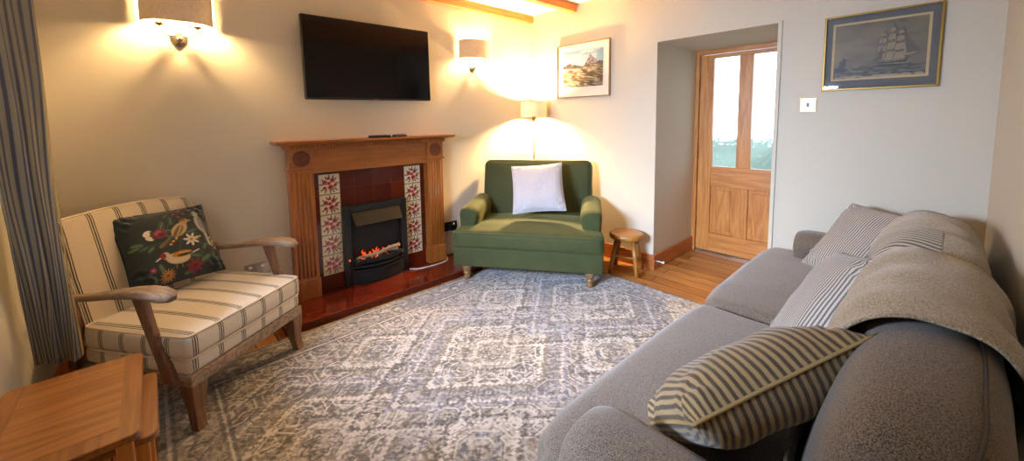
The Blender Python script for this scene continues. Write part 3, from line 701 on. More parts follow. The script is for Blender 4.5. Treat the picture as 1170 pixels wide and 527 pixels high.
# ------------------------------------------------------------------ pictures
def frame_ring(mb, w, h, b, t):
    mb.box((-w/2, -t, -h/2), (-w/2+b, 0, h/2)); mb.box((w/2-b, -t, -h/2), (w/2, 0, h/2)); mb.box((-w/2+b, -t, h/2-b), (w/2-b, 0, h/2)); mb.box((-w/2+b, -t, -h/2), (w/2-b, 0, -h/2+b)); return mb
def landscape(nu=180, nv=120):
    U, V = np.meshgrid(np.linspace(0, 1, nu+1), np.linspace(0, 1, nv+1)); c = Canvas(U, V, (196, 214, 226))
    c.put(np.clip((V-.6)*2.2, 0, 1), (132, 178, 204)); n = vnoise(U*5, V*9, 5, 4); c.put(np.clip((n-.45)*6, 0, 1)*(V > .5), (236, 236, 232))
    r1 = .60+.05*np.sin(U*9)+.05*vnoise(U*14, V*0, 9, 3)+np.clip(.26-abs(U-.70)*1.5, 0, .3)
    g = vnoise(U*22, V*22+U*8, 12, 3); c.put(np.clip((r1-V)*60, 0, 1), (108, 98, 100)); c.put(np.clip((r1-V)*60, 0, 1)*(g > .5)*(V > .62), (170, 162, 160)); c.put(np.clip((r1-V-.02)*60, 0, 1)*(g < .42), (66, 60, 64))
    lake = (U < .55) & (V > .42) & (V < .55-.1*U); c.put(lake*1., (226, 206, 172))
    hill = .30+.26*U+.04*np.sin(U*12); n2 = vnoise(U*9-V*5, V*30+U*8, 30, 4); m = np.clip((hill+.1-V)*40, 0, 1)
    c.put(m, (128, 106, 74)); c.put(m*(n2 > .5), (166, 144, 104)); c.put(m*(n2 < .4), (78, 62, 50)); c.put(m*(n2 > .64), (214, 202, 178))
    c.ell(.2, .46, .07, .04, 0, (120, 84, 62)); c.ell(.25, .40, .05, .03, 20, (146, 110, 84)); return c.c*np.array([.72, .76, .84])
def ship(nu=220, nv=120):
    U, V = np.meshgrid(np.linspace(0, 1, nu+1), np.linspace(0, 1, nv+1)); c = Canvas(U, V, (104, 96, 78))
    n = vnoise(U*4, V*5, 15, 4); c.put(np.clip((n-.45)*4, 0, 1)*.6, (126, 114, 90)); c.put(np.clip((.42-n)*5, 0, 1)*.6, (76, 72, 64)); c.put(np.exp(-((U-.85)**2/.03+(V-.45)**2/.03))*.5, (80, 76, 70))
    n2 = vnoise(U*16, V*50, 25, 4); s = (V < .20+.012*np.sin(U*40)); c.put(s*1., (66, 66, 62)); c.put(s*(n2 > .58), (92, 90, 80)); c.put(s*(n2 < .4), (46, 47, 48))
    c.put((V < .035)*(n2 > .4), (150, 138, 110))
    hull = [(.50, .25), (.53, .17), (.76, .16), (.82, .28), (.86, .33), (.76, .26), (.52, .255)]; c.poly(hull, (44, 42, 42)); c.line([(.51, .225), (.78, .22)], .006, (140, 128, 100))
    sail, sd = (134, 118, 94), (78, 72, 66)
    for mx, lean, k in ((.56, .01, .86), (.655, .012, 1.0), (.745, .012, .9)):
        top = .24+.68*k; c.line([(mx, .22), (mx+lean, top)], .0045, (40, 38, 36))
        z = .27
        for w, h in ((.088, .18), (.078, .16), (.062, .13), (.044, .10), (.030, .07)):
            if z+h*k > top: break
            c.poly([(mx-w, z), (mx-w*.82, z+h*k*.92), (mx+w*.78, z+h*k), (mx+w*1.02, z+h*k*.1), (mx, z+.02)], sd); c.poly([(mx-w*.9, z+.01), (mx-w*.72, z+h*k*.86), (mx+w*.35, z+h*k*.92), (mx+w*.45, z+.025)], sail)
            z += h*k+.008
    for a, b in (((.79, .27), (.93, .40)), ((.93, .40), (.75, .80)), ((.90, .375), (.75, .62)), ((.50, .25), (.56, .80)), ((.44, .24), (.56, .55))): c.line([a, b], .0028, (60, 54, 46))
    c.poly([(.78, .34), (.90, .38), (.76, .60)], sail); c.poly([(.80, .38), (.92, .41), (.76, .74)], sd); c.poly([(.47, .28), (.55, .30), (.555, .52)], sd)
    for x, h in ((.08, .34), (.115, .40)): c.poly([(x-.03, .17), (x-.01, h), (x+.035, h-.05), (x+.02, .19)], (58, 60, 68))
    c.poly([(.03, .18), (.05, .13), (.14, .13), (.17, .18)], (40, 42, 46)); c.line([(.06, .17), (.16, .36)], .004, (40, 40, 44)); c.line([(.2, .14), (.34, .10)], .01, (110, 104, 86))
    return c.c
def picture(lab, cx, cz, w, h, b, mat_f, mat_m, mount, colors, iw, ih, inner=None, dz=0, rot=0):
    p = thing('framed_picture', lab, 'picture', (cx, -.004, cz)); p.rotation_euler = (0, radians(rot), 0)
    frame_ring(MB(), w, h, b, .022).build('picture_frame', mat_f, p, bevel=.002)
    MB().box((-w/2+b, -.012, -h/2+b), (w/2-b, 0, h/2-b)).build('mount', mat_m, p)
    if inner: MB().box((-iw/2-inner, -.0135, -ih/2-inner+dz), (iw/2+inner, -.012, ih/2+inner+dz)).build('inner_border', plain('cream_card', (188, 166, 128), .8), p)
    nv, nu = colors.shape[0]-1, colors.shape[1]-1
    paint_mesh('print', lambda u, v: ((u-.5)*iw, -.0145+0*u, (v-.5)*ih+dz), nu, nv, colors, painted('print_ink', .5, nvar=.03, coat=.0), p)
    MB().box((-w/2+b, -.0185, -h/2+b), (w/2-b, -.017, h/2-b)).build('glazing', glass_mat('picture_glass', gl=.012), p)
m_mount1 = plain('cream_mount', (232, 226, 212), .8, var=.02); m_mount2 = plain('slate_blue_mount', (96, 101, 104), .8, var=.04)
picture('framed mountain landscape print with cream mount beside the corner lamp', .707, 1.785, .625, .520, .010, m_silver, m_mount1, None, landscape(), .475, .345, dz=.012)
picture('gold framed sailing ship print with slate blue mount above the sofa', 2.811, 1.694, .498, .444, .011, m_gold, m_mount2, None, ship(), .392, .315, inner=.012, dz=.005, rot=0)
sw = thing('light_switch', 'white light switch on brass edged plate beside the doorway', 'switch', (2.495, 0, 1.39))
MB().box((-.044, -.006, -.043), (.044, 0, .043)).build('brass_plate', m_brass, sw, bevel=.002)
MB().box((-.041, -.010, -.036), (.041, -.006, .034)).build('face_plate', m_plastic, sw, bevel=.002)
part(MB().box((-.006, -.015, -.012), (.006, -.010, .012)).build('rocker', plain('brown_rocker', (120, 66, 44), .4), sw, bevel=.001), 'reddish brown rocker')
# doorstop
ds = thing('door_stop', 'small white tipped door stop on the doorway skirting board', 'door stop', (OX0+.018, .03, .075))
MB().tube([(0, 0, 0), (.055, 0, 0)], .005, 10).build('rod', m_plastic, ds, smooth=True); MB().lathe([(0, 0), (.012, 0), (.012, .012), (0, .014)], (.055, 0, 0), 14, Matrix.Rotation(pi/2, 3, 'Y')).build('rubber_tip', m_plastic, ds, smooth=True)

# ------------------------------------------------------------------ curtain
def make_curtain():
    t = thing('curtain', 'blue and cream ticking stripe curtain hanging left of the window', 'curtain', (0, 0, 0))
    B0, B1, T0, T1 = Vector((.755, -3.520)), Vector((.815, -3.398)), Vector((1.60, -3.475)), Vector((.80, -3.405))
    def fn(u, v):
        z = .40+1.83*v; a = B0.lerp(T0, v); b = B1.lerp(T1, v); p = a.lerp(b, u); d = (b-a).normalized(); nrm = Vector((d.y, -d.x))
        if nrm.x < 0: nrm = -nrm
        amp = .006+.007*v
        w = amp*sin(u*2*pi*(2.6)+.6*sin(v*2)+.5)+.005*sin(u*29+v*3)+.010*noise.noise(Vector((u*4, v*4, 2)))
        p = p+nrm*w+d*.006*noise.noise(Vector((u*3, v*4, 7)))
        return (p.x, min(p.y, -3.375), z+.004*sin(u*20)*(1-v))
    m = MB(); m.grid(fn, 150, 50, uvfn=lambda u, v: (u*.40, v*1.86)); o = m.build('curtain_fabric', m_curtain, t, smooth=True)
    sd = o.modifiers.new('thick', 'SOLIDIFY'); sd.thickness = .003
    # turned side hem and bottom hem
    hm = MB(); hm.grid(lambda u, v: tuple(Vector(fn(1, v))+Vector((-.05*u, .002, 0))), 4, 50, uvfn=lambda u, v: (.01+u*.01, v)); hm.build('side_hem', plain('curtain_lining', (134, 122, 92), .9), t, smooth=True)
    r = thing('curtain_pole', 'black curtain pole above the window', 'curtain pole', (0, 0, 0))
    MB().tube([(.70, -3.45, 2.25), (3.15, -3.45, 2.25)], .011, 12).build('pole', m_blackm, r, smooth=True)
    for x in (.75, 3.08): MB().box((x-.012, YF, 2.235), (x+.012, -3.45, 2.265)).build('bracket', m_blackm, r)
    fi = MB(); fi.lathe([(0, 0), (.02, .008), (.026, .02), (.02, .034), (0, .04)], (.66, -3.45, 2.25), 16, Matrix.Rotation(pi/2, 3, 'Y')); fi.build('finial', m_blackm, r, smooth=True)
make_curtain()

# ------------------------------------------------------------------ plant on the sill
pp = thing('potted_plant', 'small green potted plant standing on the window sill', 'plant', (1.70, -3.47, WZ0))
MB().lathe([(0, 0), (.022, 0), (.028, .05), (.030, .055), (.026, .055), (.024, .045), (0, .045)], n=20).build('pot', plain('dark_green_pot', (24, 70, 44), .3), pp, smooth=True)
lf = MB(); r5 = random.Random(5)
for k in range(26):
    a = r5.random()*2*pi; el = r5.uniform(.3, 1.4); L = r5.uniform(.04, .075); d = Vector((cos(a)*cos(el), sin(a)*cos(el), sin(el))); sd_ = Vector((-sin(a), cos(a), 0)); base = Vector((0, 0, .045))
    pts = []
    for j, w in enumerate((.002, .012, .015, .010, .001)):
        p = base+d*L*j/4+Vector((0, 0, -.012*(j/4)**2)); pts.append((p-sd_*w*.6, p+sd_*w*.6))
    vs = [q for pr_ in pts for q in pr_]; lf.add(vs, [(2*j, 2*j+1, 2*j+3, 2*j+2) for j in range(4)])
lf.build('leaves', plain('bright_leaf', (50, 120, 60), .5, var=.3), pp, smooth=True)

# ------------------------------------------------------------------ nest of tables
def side_table(lab, x0, x1, y0, y1, z, th, grp, leg=.034):
    t = thing('side_table', lab, 'side table', ((x0+x1)/2, (y0+y1)/2, 0), 0, grp); hx, hy = (x1-x0)/2, (y1-y0)/2
    poly = []
    for qx, qy, a0 in ((1, 1, 0), (-1, 1, 90), (-1, -1, 180), (1, -1, 270)):
        for k in range(7): a = radians(a0+15*k); poly.append(((hx-.028)*qx+.028*cos(a), (hy-.028)*qy+.028*sin(a)))
    MB().prism(poly, 'z', z-th, z-.0008).build('tabletop', m_oak_y, t, bevel=.003)
    part(MB().box((-hx+.045, -hy+.045, z-.004), (hx-.060, hy-.045, z)).build('tabletop_panel', m_oak_x, t), 'bold grained centre panel')
    for sx in (-1, 1):
        for sy in (-1, 1):
            cx, cy = sx*(hx-.035), sy*(hy-.035)
            MB().box((cx-leg/2, cy-leg/2, 0), (cx+leg/2, cy+leg/2, z-th)).build('leg', m_pine_z, t, bevel=.004)
    ap = MB(); ap.box((-hx+.05, -hy+.02, z-th-.030), (hx-.05, -hy+.038, z-th)); ap.box((-hx+.05, hy-.038, z-th-.030), (hx-.05, hy-.02, z-th)); ap.box((-hx+.02, -hy+.05, z-th-.030), (-hx+.038, hy-.05, z-th)); ap.build('apron', m_oak_y, t)
    return t
side_table('largest oak table of the nest, its top nearest the camera by the curtain', 1.140, 1.655, -3.525, -3.208, .50, .022, 'nest of oak tables')
t2 = side_table('smaller oak table tucked beneath the largest one of the nest', 1.215, 1.60, -3.50, -3.175, .445, .020, 'nest of oak tables', .026)

# ------------------------------------------------------------------ striped armchair
AS = (-.595, .804); arm_rz = atan2(AS[1], AS[0])
ac = thing('armchair', 'weathered wood armchair with cream and green striped upholstery by the curtain', 'armchair', (.805, -2.815, 0), arm_rz)
def sq(c, hx, hy): return [(c[0]-hx, c[1]-hy, c[2]), (c[0]+hx, c[1]-hy, c[2]), (c[0]+hx, c[1]+hy, c[2]), (c[0]-hx, c[1]+hy, c[2])]
HW = .3275
MB().box((-HW, 0, .208), (HW, .035, .262)).build('front_rail', m_weather, ac, bevel=.006)
for s in (-1, 1):
    MB().box((s*HW, .035, .212), (s*(HW-.03), .62, .262)).build('side_rail', m_weather, ac, bevel=.005)
    L = [sq((s*(HW-.036), .034, .215), .036, .034), sq((s*(HW-.034), .030, .17), .032, .030), sq((s*(HW-.036), .030, .09), .024, .023), sq((s*(HW-.030), .020, .03), .021, .020), sq((s*(HW-.026), .012, .0102), .022, .020)]
    MB().loft(L[::-1]).build('front_leg', m_weatherz, ac, bevel=.003)
    L = [sq((s*(HW-.024), .60, .25), .02, .026), sq((s*(HW-.024), .64, .12), .018, .022), sq((s*(HW-.024), .67, .0), .017, .019)]
    MB().loft(L[::-1]).build('rear_leg', m_weatherz, ac, bevel=.003)
MB().box((-HW+.03, .59, .215), (HW-.03, .62, .26)).build('rear_rail', m_weather, ac)
MB().rbox((HW-.004, .285, .040), .022, 10, c=(0, .292, .298), puff=(.006, .006, 0)).build('seat_base', m_chairst, ac, smooth=True)
sc_ = MB().rbox((HW+.002, .283, .054), .026, 14, c=(0, .283, .382), puff=(.008, .008, .016)).build('seat_cushion', m_chairst, ac, smooth=True)
def rect_loop(hx, hy, z, r, c=(0, 0), n=6, pf=0., zf=0.):
    pts = []
    for qx, qy, a0 in ((1, 1, 0), (-1, 1, 90), (-1, -1, 180), (1, -1, 270)):
        for k in range(n+1):
            a = radians(a0+90*k/n); pts.append(((hx-r)*qx+r*cos(a), (hy-r)*qy+r*sin(a)))
    out = []
    for i in range(len(pts)):
        a = Vector(pts[i]); b = Vector(pts[(i+1) % len(pts)]); m = max(1, int((b-a).length/.03))
        for k in range(m):
            p = a.lerp(b, k/m); out.append((p.x*(1+pf/hx*(1-(p.y/hy)**2))+c[0], p.y*(1+pf/hy*(1-(p.x/hx)**2))+c[1], z))
    return out
for z in (.432, .332): MB().tube(rect_loop(HW-.004, .277, z, .022, (0, .283), pf=.007), .0045, 6, closed=True).build('piping', m_chairpipe, sc_, smooth=True)
# backrest, reclined, arched top
tilt = radians(17)
def backfn(o, p):
    z = o.z; arch = .028*(1-(p[0])**2)*(p[2] > -.2)*max(0, p[2]); return (o.x*(1-.05*max(0, p[2])), o.y+.0-.022*p[1]*0+.035*(1-p[0]**2)*(p[1] < 0)*0, z+arch)
bm = MB(); Mb = Matrix.Rotation(-tilt, 3, 'X')
bm.rbox((.325, .062, .275), .040, 14, c=(0, .685, .615), puff=(0, .012, .0), fn=backfn, M=Mb); bk = bm.build('backrest', m_chairbk, ac, smooth=True)
pth = []
for k in range(41):
    a = pi*k/40; x = .318*cos(a)*(1.0); zz = .265 if True else 0
    # rounded top outline
    px_ = max(-.285, min(.285, cos(a)*.48)); pz = .265+.028*(1-(px_/.325)**2)
    if abs(cos(a)*.48) > .285: pz -= 0
    pth.append(Vector((px_, -.066, pz)))
pth = [Vector((.312, -.060, -.26)), Vector((.310, -.063, .10)), Vector((.306, -.064, .235))]+pth+[Vector((-.306, -.064, .235)), Vector((-.310, -.063, .10)), Vector((-.312, -.060, -.26))]
MB().tube([Mb @ p+Vector((0, .685, .615)) for p in pth], .0042, 6).build('piping', m_chairpipe, bk, smooth=True)
MB().box((-.27, .0, 0), (.27, .02, .02), Matrix.Translation((0, .60, .26))).build('back_rail', m_weather, ac)
for s in (-1, 1):
    MB().loft([[(Vector(q)) for q in sq((s*(HW+.012), .60, .25), .016, .022)], sq((s*(HW+.014), .585, .45), .016, .024), sq((s*(HW+.016), .60, .60), .014, .02)]).build('back_post', m_weatherz, ac, bevel=.003)
    # arm: narrow at the back, broad paddle at the front
    st = [(.62, .572, .018, .012), (.54, .576, .020, .014), (.44, .588, .023, .015), (.34, .606, .029, .017), (.24, .622, .038, .019), (.16, .630, .046, .020), (.10, .628, .047, .020), (.055, .620, .040, .018), (.032, .614, .022, .013)]
    secs = []
    for y, z, hw, ht in st:
        cx = s*(HW+.016+.004*(1 if y < .3 else 0)); ring = []
        for k in range(12):
            a = 2*pi*k/12; ring.append((cx+hw*(abs(cos(a))**.6)*(1 if cos(a) > 0 else -1), y, z+ht*(abs(sin(a))**.7)*(1 if sin(a) > 0 else -1)))
        secs.append(ring[::-1])
    MB().loft(secs).build('armrest', m_weather, ac, smooth=True)
    secs = []
    for k in range(9):
        t_ = k/8; y = .085+.125*t_**1.4+.02*sin(pi*t_); z = .235+.375*t_; hy = .030-.008*sin(pi*t_); secs.append(sq((s*(HW+.012), y, z), .014, hy))
    MB().loft(secs).build('arm_support', m_weatherz, ac, bevel=.004)

# ------------------------------------------------------------------ cushions
def basis(ctr, n, upv):
    n = Vector(n).normalized(); u = Vector(upv); u = (u-n*u.dot(n)).normalized(); x = u.cross(n).normalized()
    Mx = Matrix((x, u, n)).transposed().to_4x4(); Mx.translation = Vector(ctr); return Mx
def pil_pt(u, v, side, w, h, t, seed=0, wr=.011):
    cu = 1-.07*(1-v*v)-.015*v*v; cv = 1-.07*(1-u*u)-.015*u*u
    x = w/2*u*cu; y = h/2*v*cv; b = max(0, (1-u**4)*(1-v**4)); z = side*t/2*b**.62
    z += wr*b**.3*noise.noise(Vector((x*9+seed, y*9, side*3)))*side; 
    k = max(0, abs(u)+abs(v)-1.25); z += .040*k*noise.noise(Vector((u*7+seed, v*7, side)))*b**.3*2
    return Vector((x, y, z))
def arc_table(w, t):
    us = np.linspace(-1, 1, 401); z = t/2*np.clip(1-us**4, 0, 1)**.62; x = w/2*us
    return us, np.concatenate([[0], np.cumsum(np.sqrt(np.diff(x)**2+np.diff(z)**2))])
def cushion(name, lab, cat, Mx, w, h, t, mat, pmat, seed=0, uvdir='x', group=None, colors=None, n=40, pr=.0042):
    if colors is None:
        m = MB(); tx = arc_table(w, t); ty = arc_table(h, t)
        ux = lambda a: float(np.interp(2*a-1, *tx)); uy = lambda b: float(np.interp(2*b-1, *ty))
        for s_ in (1, -1):
            m.grid(lambda a, b: pil_pt(2*a-1, 2*b-1, s_, w, h, t, seed), n, n, uvfn=(lambda a, b: (ux(a), uy(b))) if uvdir == 'x' else (lambda a, b: (uy(b), ux(a))), flip=s_ < 0)
        o = m.build(name, mat, None, smooth=True)
    else:
        nn = colors.shape[0]-1
        def fn(U, V):
            P = np.array([[pil_pt(2*a-1, 2*b-1, 1, w, h, t, seed) for a, b in zip(ra, rb)] for ra, rb in zip(U, V)]); return P[..., 0], P[..., 1], P[..., 2]
        o = paint_mesh(name, fn, nn, nn, colors, mat)
        bk_ = MB(); bk_.grid(lambda a, b: pil_pt(2*a-1, 2*b-1, -1, w, h, t, seed), 24, 24, flip=True); bk_.build('back_panel', pmat, o, smooth=True)
    o.matrix_world = Mx; tag(o, lab, cat, group)
    lp = []
    for k in range(30): lp.append(pil_pt(-1+2*k/30, -1, 1, w, h, t, seed, 0))
    for k in range(30): lp.append(pil_pt(1, -1+2*k/30, 1, w, h, t, seed, 0))
    for k in range(30): lp.append(pil_pt(1-2*k/30, 1, 1, w, h, t, seed, 0))
    for k in range(30): lp.append(pil_pt(-1, 1-2*k/30, 1, w, h, t, seed, 0))
    MB().tube(lp, pr, 6, closed=True).build('piping', pmat, o, smooth=True)
    return o
def bird_art(n=190):
    U, V = np.meshgrid(np.linspace(-1, 1, n+1), np.linspace(-1, 1, n+1)); c = Canvas(U, V, (14, 32, 38))
    leaf, leaf2, stem = (64, 92, 62), (38, 62, 56), (58, 76, 58)
    for p in ([(-.3, -.85), (.0, -.3), (.2, .2), (.25, .75)], [(-.8, .0), (-.3, .05), (.1, .0)], [(.0, -.3), (.5, -.5), (.8, -.1)], [(.3, -.75), (.55, -.3), (.5, .4)], [(-.1, .4), (.1, .75), (.3, .8)]): c.line(p, .008, stem)
    for x, y, a, l in ((-.78, .1, 170, .12), (-.68, -.02, 200, .11), (-.55, -.08, 220, .1), (-.85, .02, 190, .1), (-.2, .50, 60, .17), (-.1, .35, -20, .15), (.05, .62, 80, .15), (-.14, .2, 150, .13), (.42, .22, 10, .17), (.55, -.62, 30, .16), (.32, -.5, -20, .17), (.15, -.86, 200, .14), (.85, -.2, 80, .12), (.78, -.62, 100, .15), (.0, .8, 30, .09), (-.45, -.62, 100, .12), (.62, -.28, 60, .1)):
        c.ell(x, y, l, l*.42, a, leaf2 if (int(l*100) % 2) else leaf, .2); c.ell(x, y, l*.8, l*.04, a, (120, 140, 100), .6)
    # pink flower and moth
    c.ell(-.28, .30, .15, .13, 10, (118, 34, 56)); c.ell(-.31, .33, .08, .05, 30, (158, 70, 88)); c.ell(-.25, .27, .07, .05, -30, (84, 18, 38)); c.ell(-.52, .36, .1, .07, 40, (222, 212, 190)); c.ell(-.50, .22, .09, .06, -30, (214, 200, 172)); c.line([(-.45, .38), (-.43, .2)], .018, (60, 50, 44))
    for x, y in ((.18, .82), (.32, .88), (.40, .78), (.25, .7)): c.ell(x, y, .035, .03, 0, (150, 40, 50))
    # brown bird
    c.line([(.02, .20), (-.34, -.06)], .045, (104, 88, 62)); c.line([(.0, .16), (-.28, -.10)], .02, (60, 48, 36)); c.ell(.16, .32, .25, .15, 42, (176, 152, 108)); c.ell(.12, .27, .21, .085, 48, (124, 100, 66)); c.line([(-.02, .12), (.16, .42)], .010, (70, 54, 36)); c.line([(.04, .10), (.22, .40)], .008, (196, 176, 132))
    c.ell(.33, .55, .10, .09, 0, (166, 130, 76)); c.ell(.31, .60, .08, .035, 20, (104, 70, 40)); c.line([(.42, .55), (.49, .53)], .014, (190, 160, 90)); c.ell(.36, .56, .013, .013, 0, (10, 10, 10))
    # grey bird
    c.line([(.74, .20), (.77, -.24)], .035, (176, 174, 166)); c.line([(.70, .20), (.72, -.16)], .02, (84, 86, 86)); c.ell(.70, .40, .115, .27, 8, (158, 158, 152)); c.ell(.755, .34, .06, .25, 8, (92, 96, 98)); c.line([(.73, .5), (.76, .12)], .008, (190, 188, 180)); c.ell(.67, .72, .085, .085, 0, (172, 172, 166)); c.line([(.60, .72), (.50, .68)], .014, (60, 60, 58)); c.ell(.65, .74, .013, .013, 0, (10, 10, 10))
    # goldfinch
    c.line([(.14, -.40), (.52, -.28)], .032, (36, 30, 26)); c.line([(.12, -.45), (.44, -.35)], .018, (196, 186, 160)); c.ell(-.06, -.46, .26, .155, -8, (200, 182, 148)); c.ell(.05, -.37, .23, .09, 0, (176, 114, 46)); c.ell(.10, -.40, .18, .035, 2, (26, 22, 20)); c.line([(.0, -.34), (.2, -.36)], .012, (210, 168, 70)); c.ell(-.31, -.33, .10, .10, 0, (192, 176, 148)); c.ell(-.36, -.32, .06, .085, 0, (132, 30, 32)); c.line([(-.43, -.36), (-.52, -.41)], .018, (206, 192, 168)); c.ell(-.33, -.31, .012, .012, 0, (10, 10, 10))
    c.line([(-.12, -.6), (-.14, -.72)], .008, (150, 120, 80)); c.line([(-.02, -.61), (.0, -.73)], .008, (150, 120, 80))
    # white star flower, red flower, thistle, small blooms
    c.flower(.36, -.02, .19, 7, (204, 198, 182), (150, 124, 60), .36, 12); c.flower(.26, -.76, .20, 7, (112, 28, 40), (70, 20, 30), .5, 5); c.flower(-.34, -.84, .17, 13, (160, 112, 62), (110, 62, 34), .22, 0); c.flower(-.62, -.62, .07, 5, (130, 50, 80), (200, 160, 90), .8)
    for x, y in ((-.05, .02), (-.12, -.05), (.5, -.02), (.58, .02), (.84, -.06), (.88, -.18), (.82, -.28), (.9, -.38), (.03, .08)): c.ell(x, y, .035, .03, 0, (206, 160, 66)); c.ell(x+.02, y-.02, .015, .015, 0, (120, 80, 30))
    return c.c
cushion('embroidered_cushion', 'dark teal cushion embroidered with birds and flowers on the striped armchair', 'cushion', basis((.300, -3.092, .668), (.78, .39, .50), (-.05, .03, 1)), .43, .42, .12, painted('embroidery', .9, .3, .4, 260, nvar=.1), m_tealpipe, 2, colors=bird_art())
cushion('scatter_cushion', 'plain white textured cushion standing on the green chair', 'cushion', basis((.746, -.690, .725), (.54, -.64, .54), (-.36, .28, 1)), .455, .455, .13, m_white, m_white, 4)
cushion('scatter_cushion', 'grey ticking stripe cushion farthest away, leaning at the far sofa arm', 'cushion', basis((2.845, -.48, .655), (-.50, -.58, .65), (.24, .30, 1)), .45, .45, .13, m_cushst, m_cushpipe, 6, 'x', 'striped cushions on the sofa')
cushion('scatter_cushion', 'grey ticking stripe cushion in the middle of the sofa, against the throw', 'cushion', basis((2.845, -1.47, .665), (-.81, -.25, .52), (.32, .31, .51)), .37, .45, .15, m_cushst, m_cushpipe, 9, 'x', 'striped cushions on the sofa')
cushion('scatter_cushion', 'striped cushion with painted-in warm light, nearest the camera, leaning on the near sofa arm', 'cushion', basis((2.778, -2.100, .658), (-.69, .17, .71), (.24, .35, .12)), .455, .445, .18, m_cushol, m_cushlitp, 13, 'y', 'striped cushions on the sofa')

# ------------------------------------------------------------------ sofa-like seats
def turned_leg(x, y, ztop, z0=0., k=1.):
    h = ztop-z0; P = [(0, 0), (.013, 0), (.019, .03), (.022, .10), (.020, .25), (.017, .36), (.024, .40), (.0255, .44), (.024, .48), (.020, .50), (.023, .60), (.030, .78), (.032, .95), (.030, 1), (0, 1)]
    return MB().lathe([(r*k, z0+z*h) for r, z in P], (x, y, 0), 24)
gs = thing('loveseat', 'wide green velvet snuggler armchair with turned wooden feet in the corner', 'armchair', (.912, -1.008, 0), atan2(.583, .812))
GW = .600
MB().rbox((GW, .355, .078), .018, 12, c=(0, .330, .208)).build('base', m_green, gs, smooth=True)
for x in (-.50, .50):
    turned_leg(x, .03, .132, .0102, 1.3).build('leg', m_legwood, gs, smooth=True); turned_leg(x, .62, .132, 0, 1.3).build('leg', m_legwood, gs, smooth=True)
def tcush(o, p): # crown + dip at rear, wings ahead of the arms
    x, y, z = o; k = max(0, min(1, (p[1]+.55)/.35)) ; x *= (1-.175*k*k*(3-2*k)); return (x, y, z)
cu = MB().rbox((GW+.006, .355, .078), .045, 20, c=(0, .31, .352), puff=(.0, .012, .034), fn=tcush, wr=.004).build('seat_cushion', m_green, gs, smooth=True)
MB().tube([(-GW-.002+k*(2*GW+.004)/40, -.040-.012*(1-((k-20)/20)**2)-.0, .415+.007*(1-((k-20)/20)**2)) for k in range(41)], .004, 6).build('piping', m_greenpipe, cu, smooth=True)
MB().tube([(-GW-.002+k*(2*GW+.004)/40, -.043-.010*(1-((k-20)/20)**2), .290) for k in range(41)], .003, 6).build('piping', m_greenpipe, cu, smooth=True)
def arm_mesh(s, ztop, zbot, y0, y1, xc, hw, wr=.003, lift=.03):
    """English roll arm: a bulging roll on an upright panel, front panel with piping"""
    def sec(t):
        y = y0+(y1-y0)*t; e = max(0, 1-(t/.10))*1.0; sc = 1-.25*e*e if t < .1 else 1
        zt = ztop+lift*t*0+lift*t; ring = []
        prof_ = [(-.80, 0), (-.80, .35), (-.88, .55), (-1.0, .68), (-1.08, .82), (-.85, .95), (-.35, 1.0), (.25, 1.0), (.70, .95), (.92, .84), (.88, .70), (.84, .55), (.80, .35), (.80, 0)]
        for a, b in prof_:
            ring.append((xc+s*(-a)*-hw*sc*(1), y, zbot+(zt-zbot)*(b if b < .5 else .5+(b-.5)*(sc*.5+.5))))
        return ring
    ts = [0, .02, .05, .1, .2, .35, .5, .65, .8, .9, 1.0]; return [sec(t) for t in ts]
for s in (-1, 1):
    secs = arm_mesh(s, .590, .28, .10, .66, s*.512, .090)
    a = MB().loft(secs if s < 0 else [q[::-1] for q in secs]).build('arm', m_green, gs, smooth=True, sub=2)
bkm = MB(); Mg = Matrix.Rotation(radians(-11), 3, 'X')
def gback(o, p): return (o.x, o.y, o.z)
bkm.rbox((.515, .085, .295), .062, 16, c=(0, .695, .635), puff=(.0, .022, .0), M=Mg, wr=.004)
gb = bkm.build('backrest', m_green, gs, smooth=True)
def rr_path(hx, z0, z1, r, y):
    pts = [(-hx, y, z0)]+[(-hx+r-r*cos(a), y, z1-r+r*sin(a)) for a in [pi/2*k/8 for k in range(9)]]+[(hx-r+r*sin(a), y, z1-r+r*cos(a)) for a in [pi/2*k/8 for k in range(9)]]+[(hx, y, z0)]; return [Vector(p) for p in pts]
MB().tube([Mg @ p+Vector((0, .695, .635)) for p in rr_path(.505, -.2, .285, .055, -.066)], .0045, 6).build('piping', m_greenpipe, gb, smooth=True)

# ------------------------------------------------------------------ stool
sl = thing('stool', 'small round oak milking stool between the green chair and doorway', 'stool', (1.312, -.190, 0), .35)
MB().lathe([(0, 0), (.125, 0), (.138, .006), (.141, .022), (.139, .044), (.128, .050), (.06, .046), (0, .045)], (0, 0, .295), 40).build('seat', m_stool, sl, smooth=True)
def footp(k, z):
    a = pi/2*k+pi/4; r = .095+.065*(1-z/.3); return Vector((r*cos(a), r*sin(a), z))
for k in range(4): MB().tube([footp(k, 0), footp(k, .15), footp(k, .297)], [.0165, .0185, .017], 14).build('leg', m_stool, sl, smooth=True)
for a_, b_, z in ((0, 1, .15), (2, 3, .15), (1, 2, .11), (3, 0, .11)): MB().tube([footp(a_, z), footp(b_, z)], .010, 10).build('stretcher', m_stool, sl, smooth=True)

